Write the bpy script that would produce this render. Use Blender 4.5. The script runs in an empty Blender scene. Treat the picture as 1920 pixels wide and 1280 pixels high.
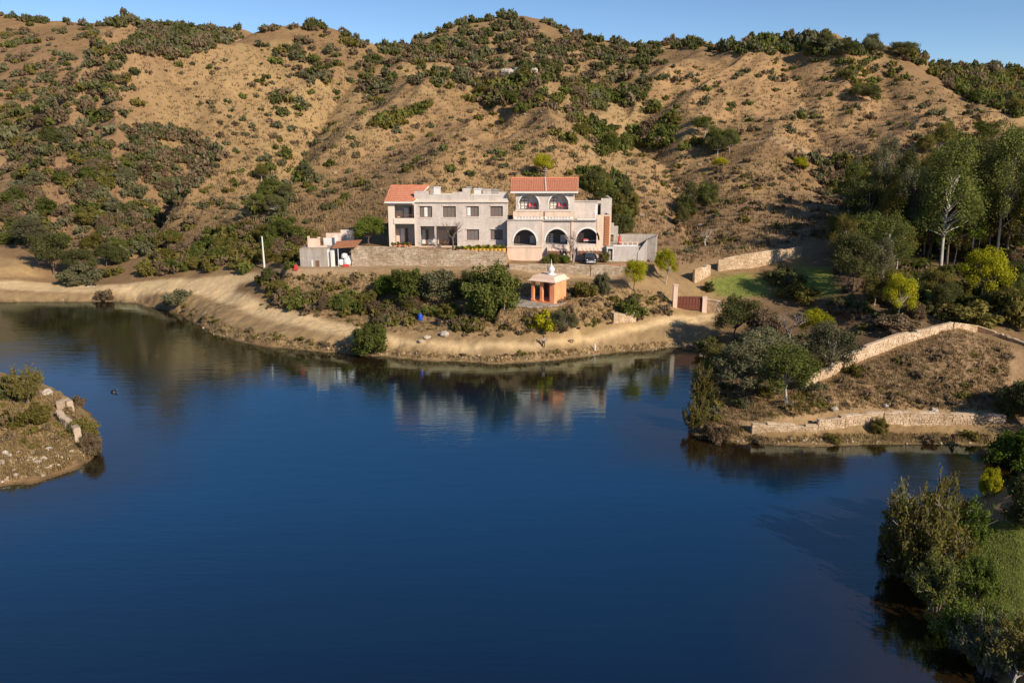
import bpy, math, random
import numpy as np
from mathutils import Vector
from mathutils.bvhtree import BVHTree

R = math.radians
sc = bpy.context.scene
col = sc.collection
random.seed(7)
rng = np.random.default_rng(7)

# ------------------------------------------------------------------ camera
CAM_H, PITCH, FPX = 27.6, R(14.6), 1500.0
cam_d = bpy.data.cameras.new("camera")
cam_d.sensor_width = 36.0
cam_d.lens = 36.0 * FPX / 1920.0
cam_d.clip_start = 0.5
cam_d.clip_end = 3000
cam = bpy.data.objects.new("camera", cam_d)
cam.location = (0, 0, CAM_H)
cam.rotation_euler = (R(90) - PITCH, 0, 0)
col.objects.link(cam)
sc.camera = cam

# ------------------------------------------------------------------ light
SUN_EL, SUN_AZ = 29.0, 136.0          # azimuth clockwise from +Y (camera looks along +Y)
world = bpy.data.worlds.new("World")
sc.world = world
world.use_nodes = True
wn = world.node_tree
wn.nodes.clear()
wo = wn.nodes.new("ShaderNodeOutputWorld")
wb = wn.nodes.new("ShaderNodeBackground")
ws = wn.nodes.new("ShaderNodeTexSky")
ws.sky_type = 'NISHITA'
ws.sun_disc = False
ws.sun_elevation = R(SUN_EL)
ws.sun_rotation = R(SUN_AZ)
ws.altitude = 1500
ws.air_density = 0.8
ws.dust_density = 0.1
ws.ozone_density = 3.0
wb.inputs[1].default_value = 0.108
whs = wn.nodes.new("ShaderNodeHueSaturation")
whs.inputs["Saturation"].default_value = 1.06
wn.links.new(ws.outputs[0], whs.inputs["Color"])
wn.links.new(whs.outputs[0], wb.inputs[0])
wn.links.new(wb.outputs[0], wo.inputs[0])
sun_d = bpy.data.lights.new("sun", 'SUN')
sun_d.energy = 4.8
sun_d.angle = R(0.53)
sun_d.color = (1.0, 0.86, 0.70)
sun = bpy.data.objects.new("sun", sun_d)
sdir = Vector((math.sin(R(SUN_AZ)) * math.cos(R(SUN_EL)), math.cos(R(SUN_AZ)) * math.cos(R(SUN_EL)), math.sin(R(SUN_EL))))
sun.rotation_euler = sdir.to_track_quat('Z', 'Y').to_euler()
sun.location = (60, -60, 90)
col.objects.link(sun)
sc.view_settings.view_transform = 'Standard'
sc.view_settings.look = 'None'
sc.view_settings.exposure = 0.22
sc.view_settings.gamma = 1.0
sc.view_settings.use_curve_mapping = False
sc.cycles.max_bounces = 6
sc.cycles.diffuse_bounces = 3
sc.cycles.glossy_bounces = 3
sc.cycles.transmission_bounces = 3
sc.cycles.caustics_reflective = False
sc.cycles.caustics_refractive = False

# ------------------------------------------------------------------ helpers
cP, sP = math.cos(PITCH), math.sin(PITCH)

def ray(px, py):
    a = (px - 960.0) / FPX
    u = (640.0 - py) / FPX
    return Vector((a, cP + u * sP, -sP + u * cP))

def W(px, py, Y):                       # the point of the sight line at world distance Y
    d = ray(px, py)
    t = Y / d.y
    return Vector((d.x * t, Y, CAM_H + d.z * t))

def WZ(px, py, z=0.0):                  # the point of the sight line at height z
    d = ray(px, py)
    t = (z - CAM_H) / d.z
    return Vector((d.x * t, d.y * t, z))

def tag(o, label=None, cat=None, group=None, kind=None):
    if label: o["label"] = label
    if cat: o["category"] = cat
    if group: o["group"] = group
    if kind: o["kind"] = kind
    return o

def empty(name, loc, label, cat, group=None, rz=0.0):
    o = bpy.data.objects.new(name, None)
    o.empty_display_size = 0.5
    o.location = loc
    o.rotation_euler = (0, 0, rz)
    col.objects.link(o)
    return tag(o, label, cat, group)

def link(name, me, parent=None, loc=None):
    o = bpy.data.objects.new(name, me)
    if parent is not None:
        o.parent = parent
    if loc is not None:
        o.location = loc
    col.objects.link(o)
    return o

def np_mesh(name, V, F, mat=None, rnd=None, smooth=False):
    V = np.asarray(V, dtype=np.float32)
    F = np.asarray(F, dtype=np.int32)
    me = bpy.data.meshes.new(name)
    n, k = F.shape
    me.vertices.add(len(V)); me.vertices.foreach_set("co", V.ravel())
    me.loops.add(n * k); me.loops.foreach_set("vertex_index", F.ravel())
    me.polygons.add(n)
    me.polygons.foreach_set("loop_start", np.arange(0, n * k, k, dtype=np.int32))
    me.polygons.foreach_set("loop_total", np.full(n, k, dtype=np.int32))
    if smooth:
        me.polygons.foreach_set("use_smooth", np.ones(n, dtype=bool))
    me.update(calc_edges=True)
    if rnd is not None:
        a = me.attributes.new("rnd", 'FLOAT', 'POINT')
        a.data.foreach_set("value", np.asarray(rnd, dtype=np.float32))
    if mat:
        me.materials.append(mat)
    return me

class MB:                               # collects primitives, builds one mesh
    def __init__(s):
        s.v, s.f = [], []
    def quad(s, a, b, c, d):
        i = len(s.v); s.v += [a, b, c, d]; s.f.append((i, i + 1, i + 2, i + 3)); return s
    def box(s, x0, x1, y0, y1, z0, z1, rz=0.0, piv=None):
        P = [(x0, y0, z0), (x1, y0, z0), (x1, y1, z0), (x0, y1, z0), (x0, y0, z1), (x1, y0, z1), (x1, y1, z1), (x0, y1, z1)]
        if rz:
            c, n = math.cos(rz), math.sin(rz)
            cx, cy = piv if piv else ((x0 + x1) / 2, (y0 + y1) / 2)
            P = [(cx + (x - cx) * c - (y - cy) * n, cy + (x - cx) * n + (y - cy) * c, z) for x, y, z in P]
        i = len(s.v); s.v += P
        for f in ((3, 2, 1, 0), (4, 5, 6, 7), (0, 1, 5, 4), (1, 2, 6, 5), (2, 3, 7, 6), (3, 0, 4, 7)):
            s.f.append(tuple(i + q for q in f))
        return s
    def prism(s, pts8):
        i = len(s.v); s.v += [tuple(p) for p in pts8]
        for f in ((3, 2, 1, 0), (4, 5, 6, 7), (0, 1, 5, 4), (1, 2, 6, 5), (2, 3, 7, 6), (3, 0, 4, 7)):
            s.f.append(tuple(i + q for q in f))
        return s
    def tube(s, pts, rad, n=6, cap=True):
        pts = [Vector(p) for p in pts]
        rings = []
        for k, p in enumerate(pts):
            d = (pts[min(k + 1, len(pts) - 1)] - pts[max(k - 1, 0)])
            d = d.normalized() if d.length > 1e-6 else Vector((0, 0, 1))
            a = d.orthogonal().normalized() if abs(d.z) < 0.95 else Vector((1, 0, 0)) - d * d.x
            a.normalize(); b = d.cross(a)
            i = len(s.v)
            for j in range(n):
                t = 2 * math.pi * j / n
                q = p + (a * math.cos(t) + b * math.sin(t)) * rad[k]
                s.v.append(tuple(q))
            rings.append(i)
        for r0, r1 in zip(rings, rings[1:]):
            for j in range(n):
                s.f.append((r0 + j, r0 + (j + 1) % n, r1 + (j + 1) % n, r1 + j))
        if cap:
            s.f.append(tuple(rings[0] + j for j in reversed(range(n))))
            s.f.append(tuple(rings[-1] + j for j in range(n)))
        return s
    def lathe(s, prof, c=(0, 0, 0), n=16):
        rings = []
        for r, z in prof:
            i = len(s.v)
            for j in range(n):
                t = 2 * math.pi * j / n
                s.v.append((c[0] + r * math.cos(t), c[1] + r * math.sin(t), c[2] + z))
            rings.append(i)
        for r0, r1 in zip(rings, rings[1:]):
            for j in range(n):
                s.f.append((r0 + j, r0 + (j + 1) % n, r1 + (j + 1) % n, r1 + j))
        s.f.append(tuple(rings[0] + j for j in reversed(range(n))))
        s.f.append(tuple(rings[-1] + j for j in range(n)))
        return s
    def build(s, name, mat, parent=None, smooth=False, bevel=0.0, loc=None):
        me = bpy.data.meshes.new(name)
        me.from_pydata(s.v, [], s.f)
        if smooth:
            me.polygons.foreach_set("use_smooth", [True] * len(me.polygons))
        me.update()
        me.materials.append(mat)
        o = link(name, me, parent, loc)
        if bevel:
            m = o.modifiers.new("bevel", 'BEVEL'); m.width = bevel; m.segments = 2; m.limit_method = 'ANGLE'
        return o

# value noise -------------------------------------------------------
def _h(ix, iy, seed):
    n = (ix * 374761393 + iy * 668265263 + seed * 1274126177) & 0xFFFFFFFF
    n = ((n ^ (n >> 13)) * 1274126177) & 0xFFFFFFFF
    return ((n ^ (n >> 16)) & 0xFFFF) / 65535.0

def vnoise(x, y, seed=0):
    x = np.asarray(x, float); y = np.asarray(y, float)
    xi = np.floor(x).astype(np.int64); yi = np.floor(y).astype(np.int64)
    fx = x - xi; fy = y - yi
    fx = fx * fx * fx * (fx * (fx * 6 - 15) + 10); fy = fy * fy * fy * (fy * (fy * 6 - 15) + 10)
    a = _h(xi, yi, seed); b = _h(xi + 1, yi, seed); c = _h(xi, yi + 1, seed); d = _h(xi + 1, yi + 1, seed)
    return (a * (1 - fx) + b * fx) * (1 - fy) + (c * (1 - fx) + d * fx) * fy

def fbm(x, y, seed=0, oct=4):
    s = 0; a = 0.5; t = 0
    for i in range(oct):
        s = s + a * vnoise(x * 2 ** i + 17.3 * i, y * 2 ** i - 9.1 * i, seed + i); t += a; a *= 0.5
    return s / t

def sstep(a, b, x):
    t = np.clip((x - a) / (b - a), 0, 1)
    return t * t * (3 - 2 * t)

def sdist(x, y, poly):                  # signed distance to polygon, positive inside
    poly = [(p[0], p[1]) for p in poly]
    d = np.full(x.shape, 1e18); ins = np.zeros(x.shape, bool)
    n = len(poly)
    for i in range(n):
        ax, ay = poly[i]; bx, by = poly[(i + 1) % n]
        ex, ey = bx - ax, by - ay
        L = ex * ex + ey * ey + 1e-12
        t = np.clip(((x - ax) * ex + (y - ay) * ey) / L, 0, 1)
        dd = (x - ax - t * ex) ** 2 + (y - ay - t * ey) ** 2
        d = np.minimum(d, dd)
        c = (ay > y) != (by > y)
        with np.errstate(divide='ignore', invalid='ignore'):
            xs = ax + (y - ay) * (bx - ax) / (by - ay if by != ay else 1e-9)
        ins ^= c & (x < xs)
    return np.where(ins, 1, -1) * np.sqrt(d)

# ------------------------------------------------------------------ materials
def new_mat(name):
    m = bpy.data.materials.new(name)
    m.use_nodes = True
    nt = m.node_tree
    b = nt.nodes["Principled BSDF"]
    return m, nt, b

def ramp(nt, fac, stops):
    r = nt.nodes.new("ShaderNodeValToRGB")
    e = r.color_ramp.elements
    e[0].position, e[0].color = stops[0][0], (*stops[0][1], 1)
    e[1].position, e[1].color = stops[-1][0], (*stops[-1][1], 1)
    for p, c in stops[1:-1]:
        q = e.new(p); q.color = (*c, 1)
    nt.links.new(fac, r.inputs[0])
    return r.outputs[0]

def noise(nt, scale, detail=4, rough=0.6, vec=None):
    n = nt.nodes.new("ShaderNodeTexNoise")
    n.inputs["Scale"].default_value = scale
    n.inputs["Detail"].default_value = detail
    n.inputs["Roughness"].default_value = rough
    if vec is not None: nt.links.new(vec, n.inputs["Vector"])
    return n.outputs["Fac"]

def mixc(nt, fac, a, b, mode='MIX'):
    m = nt.nodes.new("ShaderNodeMix"); m.data_type = 'RGBA'; m.blend_type = mode
    for s, v in ((0, fac), (6, a), (7, b)):
        if isinstance(v, (int, float)): m.inputs[s].default_value = v
        elif isinstance(v, tuple): m.inputs[s].default_value = (*v, 1) if len(v) == 3 else v
        else: nt.links.new(v, m.inputs[s])
    return m.outputs[2]

def objvec(nt):
    t = nt.nodes.new("ShaderNodeTexCoord")
    return t.outputs["Object"]

def geomvec(nt):
    t = nt.nodes.new("ShaderNodeNewGeometry")
    return t.outputs["Position"]

def add_bump(nt, b, h, strength, dist):
    bp = nt.nodes.new("ShaderNodeBump")
    bp.inputs["Strength"].default_value = strength
    bp.inputs["Distance"].default_value = dist
    nt.links.new(h, bp.inputs["Height"])
    nt.links.new(bp.outputs[0], b.inputs["Normal"])

def mottled(name, c1, c2, scale=3.0, rough=0.85, bump=0.0, bscale=None, stain=None):
    m, nt, b = new_mat(name)
    v = geomvec(nt)
    f = noise(nt, scale, 5, 0.65, v)
    c = ramp(nt, f, [(0.32, c1), (0.68, c2)])
    if stain:
        mp = nt.nodes.new("ShaderNodeMapping"); mp.inputs["Scale"].default_value = (1.6, 1.6, 0.25)
        nt.links.new(v, mp.inputs["Vector"])
        f2 = noise(nt, 1.1, 6, 0.7, mp.outputs[0])
        k = ramp(nt, f2, [(0.45, (0, 0, 0)), (0.72, (1, 1, 1))])
        c = mixc(nt, k, c, stain)
    nt.links.new(c, b.inputs["Base Color"])
    b.inputs["Roughness"].default_value = rough
    b.inputs["Specular IOR Level"].default_value = 0.25
    if bump:
        add_bump(nt, b, noise(nt, bscale or scale * 5, 5, 0.6, v), bump, 0.05)
    return m

def plain(name, c, rough=0.6, metal=0.0, spec=0.4):
    m, nt, b = new_mat(name)
    v = geomvec(nt)
    f = noise(nt, 7.0, 3, 0.6, v)
    cc = ramp(nt, f, [(0.3, tuple(x * 0.84 for x in c)), (0.7, tuple(min(1, x * 1.12) for x in c))])
    nt.links.new(cc, b.inputs["Base Color"])
    b.inputs["Roughness"].default_value = rough
    b.inputs["Metallic"].default_value = metal
    b.inputs["Specular IOR Level"].default_value = spec
    return m

def masonry(name, c1, c2, mortar, bw=0.55, bh=0.28, stain=None, off=0.5):
    m, nt, b = new_mat(name)
    v = geomvec(nt)
    mp = nt.nodes.new("ShaderNodeMapping"); mp.inputs["Rotation"].default_value = (R(90), 0, 0)
    nt.links.new(v, mp.inputs["Vector"])
    br = nt.nodes.new("ShaderNodeTexBrick")
    br.inputs["Scale"].default_value = 1.0
    br.inputs["Brick Width"].default_value = bw
    br.inputs["Row Height"].default_value = bh
    br.inputs["Mortar Size"].default_value = 0.022
    br.inputs["Color1"].default_value = (*c1, 1)
    br.inputs["Color2"].default_value = (*c2, 1)
    br.inputs["Mortar"].default_value = (*mortar, 1)
    br.offset = off
    nt.links.new(mp.outputs[0], br.inputs["Vector"])
    f = noise(nt, 0.9, 6, 0.7, v)
    c = mixc(nt, 0.45, br.outputs["Color"], ramp(nt, f, [(0.3, c1), (0.7, c2)]))
    if stain:
        mp2 = nt.nodes.new("ShaderNodeMapping"); mp2.inputs["Scale"].default_value = (1.4, 1.4, 0.3)
        nt.links.new(v, mp2.inputs["Vector"])
        k = ramp(nt, noise(nt, 0.9, 6, 0.7, mp2.outputs[0]), [(0.44, (0, 0, 0)), (0.72, (1, 1, 1))])
        c = mixc(nt, k, c, stain)
    nt.links.new(c, b.inputs["Base Color"])
    b.inputs["Roughness"].default_value = 0.9
    b.inputs["Specular IOR Level"].default_value = 0.2
    add_bump(nt, b, noise(nt, 9, 5, 0.6, v), 0.5, 0.03)
    return m

def foliage(name, c1, c2, c3, transl=0.38):
    m = bpy.data.materials.new(name); m.use_nodes = True
    nt = m.node_tree; nt.nodes.clear()
    out = nt.nodes.new("ShaderNodeOutputMaterial")
    at = nt.nodes.new("ShaderNodeAttribute"); at.attribute_name = "rnd"
    oi = nt.nodes.new("ShaderNodeObjectInfo")
    ma = nt.nodes.new("ShaderNodeMath"); ma.operation = 'MULTIPLY_ADD'
    ma.inputs[1].default_value = 0.45; nt.links.new(oi.outputs["Random"], ma.inputs[0])
    mb = nt.nodes.new("ShaderNodeMath"); mb.operation = 'MULTIPLY'; mb.inputs[1].default_value = 0.62
    nt.links.new(at.outputs["Fac"], mb.inputs[0]); nt.links.new(mb.outputs[0], ma.inputs[2])
    c = ramp(nt, ma.outputs[0], [(0.1, c1), (0.55, c2), (1.0, c3)])
    d = nt.nodes.new("ShaderNodeBsdfDiffuse"); nt.links.new(c, d.inputs[0])
    t = nt.nodes.new("ShaderNodeBsdfTranslucent"); nt.links.new(c, t.inputs[0])
    mx = nt.nodes.new("ShaderNodeMixShader"); mx.inputs[0].default_value = transl
    nt.links.new(d.outputs[0], mx.inputs[1]); nt.links.new(t.outputs[0], mx.inputs[2])
    nt.links.new(mx.outputs[0], out.inputs[0])
    return m

M = {}
M['green'] = foliage("leaf_green", (0.065, 0.08, 0.018), (0.15, 0.17, 0.042), (0.25, 0.265, 0.075))
M['dark'] = foliage("leaf_dark_green", (0.06, 0.067, 0.024), (0.135, 0.14, 0.05), (0.22, 0.215, 0.085))
M['olive'] = foliage("leaf_olive", (0.10, 0.085, 0.022), (0.19, 0.165, 0.042), (0.29, 0.25, 0.075))
M['grey'] = foliage("leaf_grey_green", (0.095, 0.093, 0.048), (0.18, 0.175, 0.09), (0.27, 0.26, 0.14))
M['brown'] = foliage("leaf_dry_brown", (0.13, 0.09, 0.055), (0.235, 0.17, 0.10), (0.34, 0.255, 0.155))
M['yellow'] = foliage("leaf_yellow_green", (0.20, 0.20, 0.015), (0.42, 0.40, 0.025), (0.58, 0.54, 0.04))
M['lime'] = foliage("leaf_bright_green", (0.08, 0.12, 0.018), (0.16, 0.21, 0.035), (0.25, 0.29, 0.06))
M['straw'] = foliage("dry_grass_blade", (0.16, 0.11, 0.05), (0.28, 0.20, 0.095), (0.40, 0.30, 0.16), 0.15)
M['grassg'] = foliage("green_grass_blade", (0.18, 0.22, 0.05), (0.30, 0.35, 0.09), (0.42, 0.44, 0.15), 0.35)
M['bark'] = mottled("bark_brown", (0.10, 0.075, 0.055), (0.20, 0.155, 0.12), 4.0, 0.9)
M['palebark'] = mottled("bark_pale", (0.38, 0.33, 0.27), (0.62, 0.57, 0.50), 3.0, 0.85)
M['drybark'] = mottled("bark_dry_grey", (0.24, 0.18, 0.15), (0.40, 0.32, 0.27), 4.0, 0.9)
M['house'] = masonry("house_grey_stone", (0.57, 0.50, 0.44), (0.70, 0.62, 0.56), (0.48, 0.42, 0.37), 0.6, 0.3, (0.46, 0.39, 0.33))
M['peach'] = mottled("peach_plaster", (0.76, 0.55, 0.41), (0.82, 0.62, 0.48), 0.8, 0.85, 0.15, 8, (0.58, 0.44, 0.34))
M['cream'] = mottled("cream_plaster", (0.70, 0.60, 0.50), (0.78, 0.68, 0.57), 0.8, 0.85, 0.1, 8)
M['white'] = mottled("white_plaster", (0.72, 0.69, 0.63), (0.80, 0.77, 0.72), 1.2, 0.8, 0.1, 8)
M['whitebr'] = plain("white_paint", (0.78, 0.77, 0.74), 0.5)
M['room'] = plain("veranda_plaster", (0.50, 0.46, 0.42), 0.9)
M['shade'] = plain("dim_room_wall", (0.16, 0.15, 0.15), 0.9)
M['concrete'] = mottled("grey_concrete", (0.36, 0.32, 0.27), (0.50, 0.45, 0.39), 1.3, 0.9, 0.3, 8, (0.30, 0.26, 0.22))
M['stone'] = mottled("tan_stone", (0.42, 0.33, 0.23), (0.60, 0.49, 0.36), 1.8, 0.92, 0.5, 9, (0.33, 0.26, 0.17))
M['stonecore'] = mottled("stone_mortar", (0.42, 0.32, 0.22), (0.56, 0.44, 0.31), 2.5, 0.95, 0.4, 12)
def rubble(name, stops):
    m, nt, b = new_mat(name)
    gn = nt.nodes.new("ShaderNodeNewGeometry")
    c = ramp(nt, gn.outputs["Random Per Island"], stops)
    k = ramp(nt, noise(nt, 5, 5, 0.7, gn.outputs["Position"]), [(0.3, (0.72, 0.70, 0.66)), (0.7, (1.15, 1.12, 1.08))])
    st_ = ramp(nt, noise(nt, 0.5, 5, 0.7, gn.outputs["Position"]), [(0.42, (0.70, 0.66, 0.58)), (0.6, (1, 1, 1))])
    nt.links.new(mixc(nt, 1.0, mixc(nt, 1.0, c, k, 'MULTIPLY'), st_, 'MULTIPLY'), b.inputs["Base Color"])
    b.inputs["Roughness"].default_value = 0.95; b.inputs["Specular IOR Level"].default_value = 0.15
    add_bump(nt, b, noise(nt, 14, 5, 0.6, gn.outputs["Position"]), 0.5, 0.03)
    return m
M['rubble'] = rubble("rubble_stone", [(0.0, (0.62, 0.47, 0.32)), (0.4, (0.72, 0.56, 0.39)), (0.8, (0.78, 0.62, 0.45)), (1.0, (0.84, 0.70, 0.54))])
M['drystone'] = rubble("dry_rubble_stone", [(0.0, (0.46, 0.37, 0.275)), (0.5, (0.56, 0.47, 0.36)), (1.0, (0.66, 0.57, 0.46))])
M['rock'] = mottled("pale_rock", (0.38, 0.32, 0.25), (0.58, 0.51, 0.42), 2.0, 0.9, 0.4, 7)
M['brownrock'] = mottled("brown_rock", (0.26, 0.19, 0.13), (0.42, 0.32, 0.22), 2.0, 0.95, 0.4, 7)
M['wood'] = plain("brown_wood_frame", (0.20, 0.10, 0.055), 0.6)
M['orangewood'] = plain("orange_brown_shutter", (0.40, 0.16, 0.06), 0.6)
M['curtain'] = plain("taupe_curtain", (0.34, 0.26, 0.21), 0.9)
M['orange'] = mottled("orange_paint", (0.85, 0.22, 0.05), (0.92, 0.30, 0.09), 1.2, 0.75)
M['peachorange'] = mottled("faded_orange_paint", (0.94, 0.33, 0.13), (0.95, 0.44, 0.24), 1.0, 0.8, 0, None, (0.94, 0.25, 0.08))
M['shrineroof'] = mottled("pale_peach_roof", (0.82, 0.57, 0.42), (0.86, 0.64, 0.49), 1.2, 0.8, 0.1, 6)
M['greyplaster'] = masonry("rough_grey_plaster", (0.50, 0.46, 0.42), (0.60, 0.55, 0.50), (0.42, 0.38, 0.34), 0.5, 0.25, (0.40, 0.34, 0.29))
M['red'] = plain("red_cloth", (0.60, 0.06, 0.05), 0.8)
M['pink'] = plain("pink_cloth", (0.66, 0.14, 0.14), 0.8)
M['lilac'] = plain("pale_lilac_cloth", (0.50, 0.44, 0.56), 0.85)
M['darkcloth'] = plain("dark_cloth", (0.035, 0.028, 0.035), 0.9)
M['skin'] = plain("skin", (0.26, 0.14, 0.08), 0.6)
M['hair'] = plain("black_hair", (0.012, 0.01, 0.01), 0.6)
M['blue'] = plain("blue_plastic", (0.02, 0.08, 0.55), 0.4)
M['black'] = plain("black_rubber", (0.02, 0.02, 0.02), 0.7)
M['gate'] = plain("red_brown_gate_paint", (0.17, 0.055, 0.035), 0.6)
M['carbody'] = plain("dark_grey_car_paint", (0.035, 0.036, 0.045), 0.2, 0.3, 0.6)
M['silver'] = plain("silver_car_trim", (0.65, 0.66, 0.68), 0.3, 0.4)
M['carglass'] = plain("car_glass", (0.04, 0.05, 0.06), 0.05, 0.0, 0.9)
M['rust'] = mottled("rusty_sheet", (0.35, 0.13, 0.06), (0.52, 0.24, 0.12), 3.0, 0.8)
M['pot'] = plain("terracotta_pot", (0.55, 0.20, 0.10), 0.8)
M['ypot'] = plain("yellow_pot", (0.75, 0.42, 0.08), 0.7)
M['brownfur'] = plain("dark_brown_fur", (0.06, 0.025, 0.014), 0.9)
M['tanfur'] = plain("tan_fur", (0.30, 0.17, 0.08), 0.9)
M['blackf'] = plain("black_feathers", (0.015, 0.015, 0.018), 0.7)
M['glass'] = plain("window_glass", (0.20, 0.17, 0.15), 0.08, 0.0, 0.8)

def tile_mat():
    m, nt, b = new_mat("red_clay_tile")
    v = geomvec(nt)
    c = ramp(nt, noise(nt, 2.2, 6, 0.75, v), [(0.3, (0.50, 0.17, 0.08)), (0.5, (0.62, 0.23, 0.12)), (0.72, (0.68, 0.30, 0.18))])
    nt.links.new(c, b.inputs["Base Color"])
    b.inputs["Roughness"].default_value = 0.85
    return m
M['tile'] = tile_mat()

# ------------------------------------------------------------------ terrain
CP = []                                 # control points x, y, z
def c(px, py, Y): CP.append(tuple(W(px, py, Y)))
def cz(px, py, z): CP.append(tuple(WZ(px, py, z)))
for a in [
    # left hill
    (-150, 540, 138), (-150, 440, 168), (-150, 300, 215), (-150, 150, 290), (-150, 20, 370),
    (0, 537, 137), (30, 505, 144), (0, 460, 160), (0, 380, 185), (0, 300, 215), (0, 200, 265), (0, 120, 310), (0, 50, 350), (0, 33, 362),
    (100, 520, 146), (100, 440, 166), (100, 340, 200), (90, 240, 245), (100, 120, 312), (90, 43, 362),
    (200, 528, 141), (200, 440, 162), (180, 350, 195), (200, 280, 225), (200, 200, 265), (200, 110, 318), (200, 52, 368),
    (300, 515, 139), (300, 460, 150), (320, 130, 315), (300, 50, 368), (400, 52, 366), (470, 66, 362), (330, 300, 222), (300, 380, 182),
    # first spur
    (494, 68, 292), (372, 102, 268), (262, 146, 248), (230, 200, 232), (262, 168, 275), (372, 122, 300), (330, 200, 240), (400, 180, 250), (450, 130, 265),
    (560, 52, 292), (640, 66, 290), (700, 84, 292), (735, 90, 300), (560, 110, 272), (480, 230, 230), (400, 260, 225),
    # second spur
    (640, 148, 235), (560, 213, 214), (437, 290, 196), (372, 352, 178), (280, 432, 160), (560, 205, 232), (440, 282, 215), (400, 430, 153), (400, 505, 135), (480, 440, 146), (480, 360, 165), (560, 300, 180), (640, 220, 200),
    (560, 400, 150), (560, 450, 138), (480, 500, 130), (600, 480, 131), (680, 380, 150), (700, 300, 174), (720, 230, 200), (700, 160, 235), (720, 120, 262),
    # behind the house and centre peak
    (800, 350, 153), (850, 300, 168), (850, 240, 192), (850, 185, 215), (800, 150, 245), (850, 120, 275), (820, 62, 310), (900, 42, 325), (960, 320, 160), (960, 260, 182), (960, 200, 210),
    (960, 150, 238), (960, 100, 280), (960, 34, 328), (1030, 48, 326), (1100, 80, 324), (1050, 320, 160), (1060, 220, 205), (1050, 130, 265),
    (1150, 390, 148), (1150, 330, 163), (1150, 250, 195), (1150, 180, 232), (1150, 120, 285), (1150, 86, 322),
    (1250, 480, 128), (1250, 430, 138), (1250, 370, 152), (1250, 300, 174), (1250, 235, 203), (1230, 155, 242), (1230, 140, 268), (1230, 92, 330),
    # right hill
    (1400, 480, 130), (1400, 420, 142), (1400, 350, 160), (1400, 280, 184), (1400, 200, 215), (1400, 130, 245), (1400, 94, 262), (1400, 100, 300), (1330, 86, 335), (1320, 110, 262),
    (1560, 455, 134), (1560, 400, 147), (1560, 330, 168), (1560, 270, 190), (1560, 180, 222), (1560, 92, 256), (1480, 88, 262), (1600, 100, 256),
    (1700, 470, 130), (1700, 400, 144), (1700, 300, 174), (1700, 220, 202), (1700, 150, 232), (1700, 108, 258), (1780, 160, 248),
    (1850, 480, 126), (1850, 400, 142), (1850, 300, 172), (1850, 220, 215), (1850, 150, 275), (1850, 132, 300), (1760, 130, 290), (1920, 146, 310),
    (2100, 480, 126), (2100, 300, 172), (2100, 150, 280), (2100, 600, 100),
    # flat ground on the right and forest floor
    (1600, 560, 108), (1700, 555, 109), (1850, 560, 106), (1700, 600, 100), (1850, 595, 99), (1400, 535, 119.5), (1500, 530, 120.5), (1600, 510, 121), (1330, 520, 122),
    (1450, 590, 110), (1540, 600, 107),
    # mound on the right peninsula
    (1785, 612, 88), (1700, 640, 85.5), (1600, 682, 82), (1510, 730, 77.5), (1920, 655, 84), (1850, 632, 86.5), (1700, 700, 79), (1850, 700, 79), (1600, 720, 78), (1750, 750, 74.6), (1600, 765, 74),
    (1785, 625, 93), (1680, 640, 93), (1900, 640, 92),
    (2050, 700, 84), (2050, 780, 74),
    # slope below the house
    (1290, 580, 112), (1200, 560, 111), (1150, 590, 106.5), (1100, 560, 107.5), (1030, 602, 102.5), (960, 600, 103), (900, 610, 101.5), (850, 600, 103.5), (850, 545, 109.5), (760, 590, 106),
    (780, 540, 112), (700, 560, 112), (600, 560, 113.5), (620, 522, 118), (520, 520, 121), (500, 560, 117), (560, 590, 110), (700, 600, 106), (900, 540, 109), (1180, 530, 113.5), (1240, 540, 115),
]:
    c(*a)
for a in [  # by height: banks, road, peninsulas
    (0, 552, 1.1), (100, 552, 1.1), (200, 550, 1.2), (0, 537, 1.6), (200, 540, 1.6), (300, 545, 2.2), (350, 545, 2.6), (430, 560, 2.7), (500, 590, 2.3), (560, 612, 2.0), (640, 628, 1.8), (740, 645, 1.6), (850, 655, 1.4), (1019, 650, 1.3),
    (1100, 638, 1.4), (1200, 618, 1.8), (1280, 604, 2.2), (1330, 615, 1.8), (1250, 630, 1.3), (450, 620, 1.1), (380, 590, 1.6),
    (1340, 650, 1.0), (1340, 770, 0.9), (1400, 790, 0.9), (1475, 750, 1.6), (1400, 700, 1.4), (1450, 640, 2.0), (1600, 650, 2.4), (1340, 700, 1.0), (1500, 780, 1.4), (1450, 822, 0.15), (1550, 820, 0.15), (1650, 815, 0.18), (1800, 815, 0.2), (1450, 786, 1.5), (1600, 766, 1.9), (1800, 764, 1.9), (1380, 620, 1.8),
    (60, 790, 2.0), (40, 730, 2.2), (-100, 760, 3.0), (0, 860, 0.9), (110, 850, 0.8), (150, 810, 1.0), (-150, 880, 1.6), (0, 800, 2.0), (90, 740, 1.8),
    (1880, 1050, 1.5), (1900, 950, 1.5), (1840, 1130, 1.2), (1900, 1200, 1.5), (2000, 1100, 2.2), (2050, 950, 2.6), (2000, 1300, 2.2), (1920, 870, 1.2),
]:
    cz(*a)
for a in [(700, 507, 117.5), (800, 507, 117.3), (900, 507, 117), (980, 512, 116.5), (1050, 524, 116.6), (1100, 526, 116.6), (1150, 528, 116.4), (1200, 512, 117), (620, 508, 118.6)]:
    c(*a)
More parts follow.
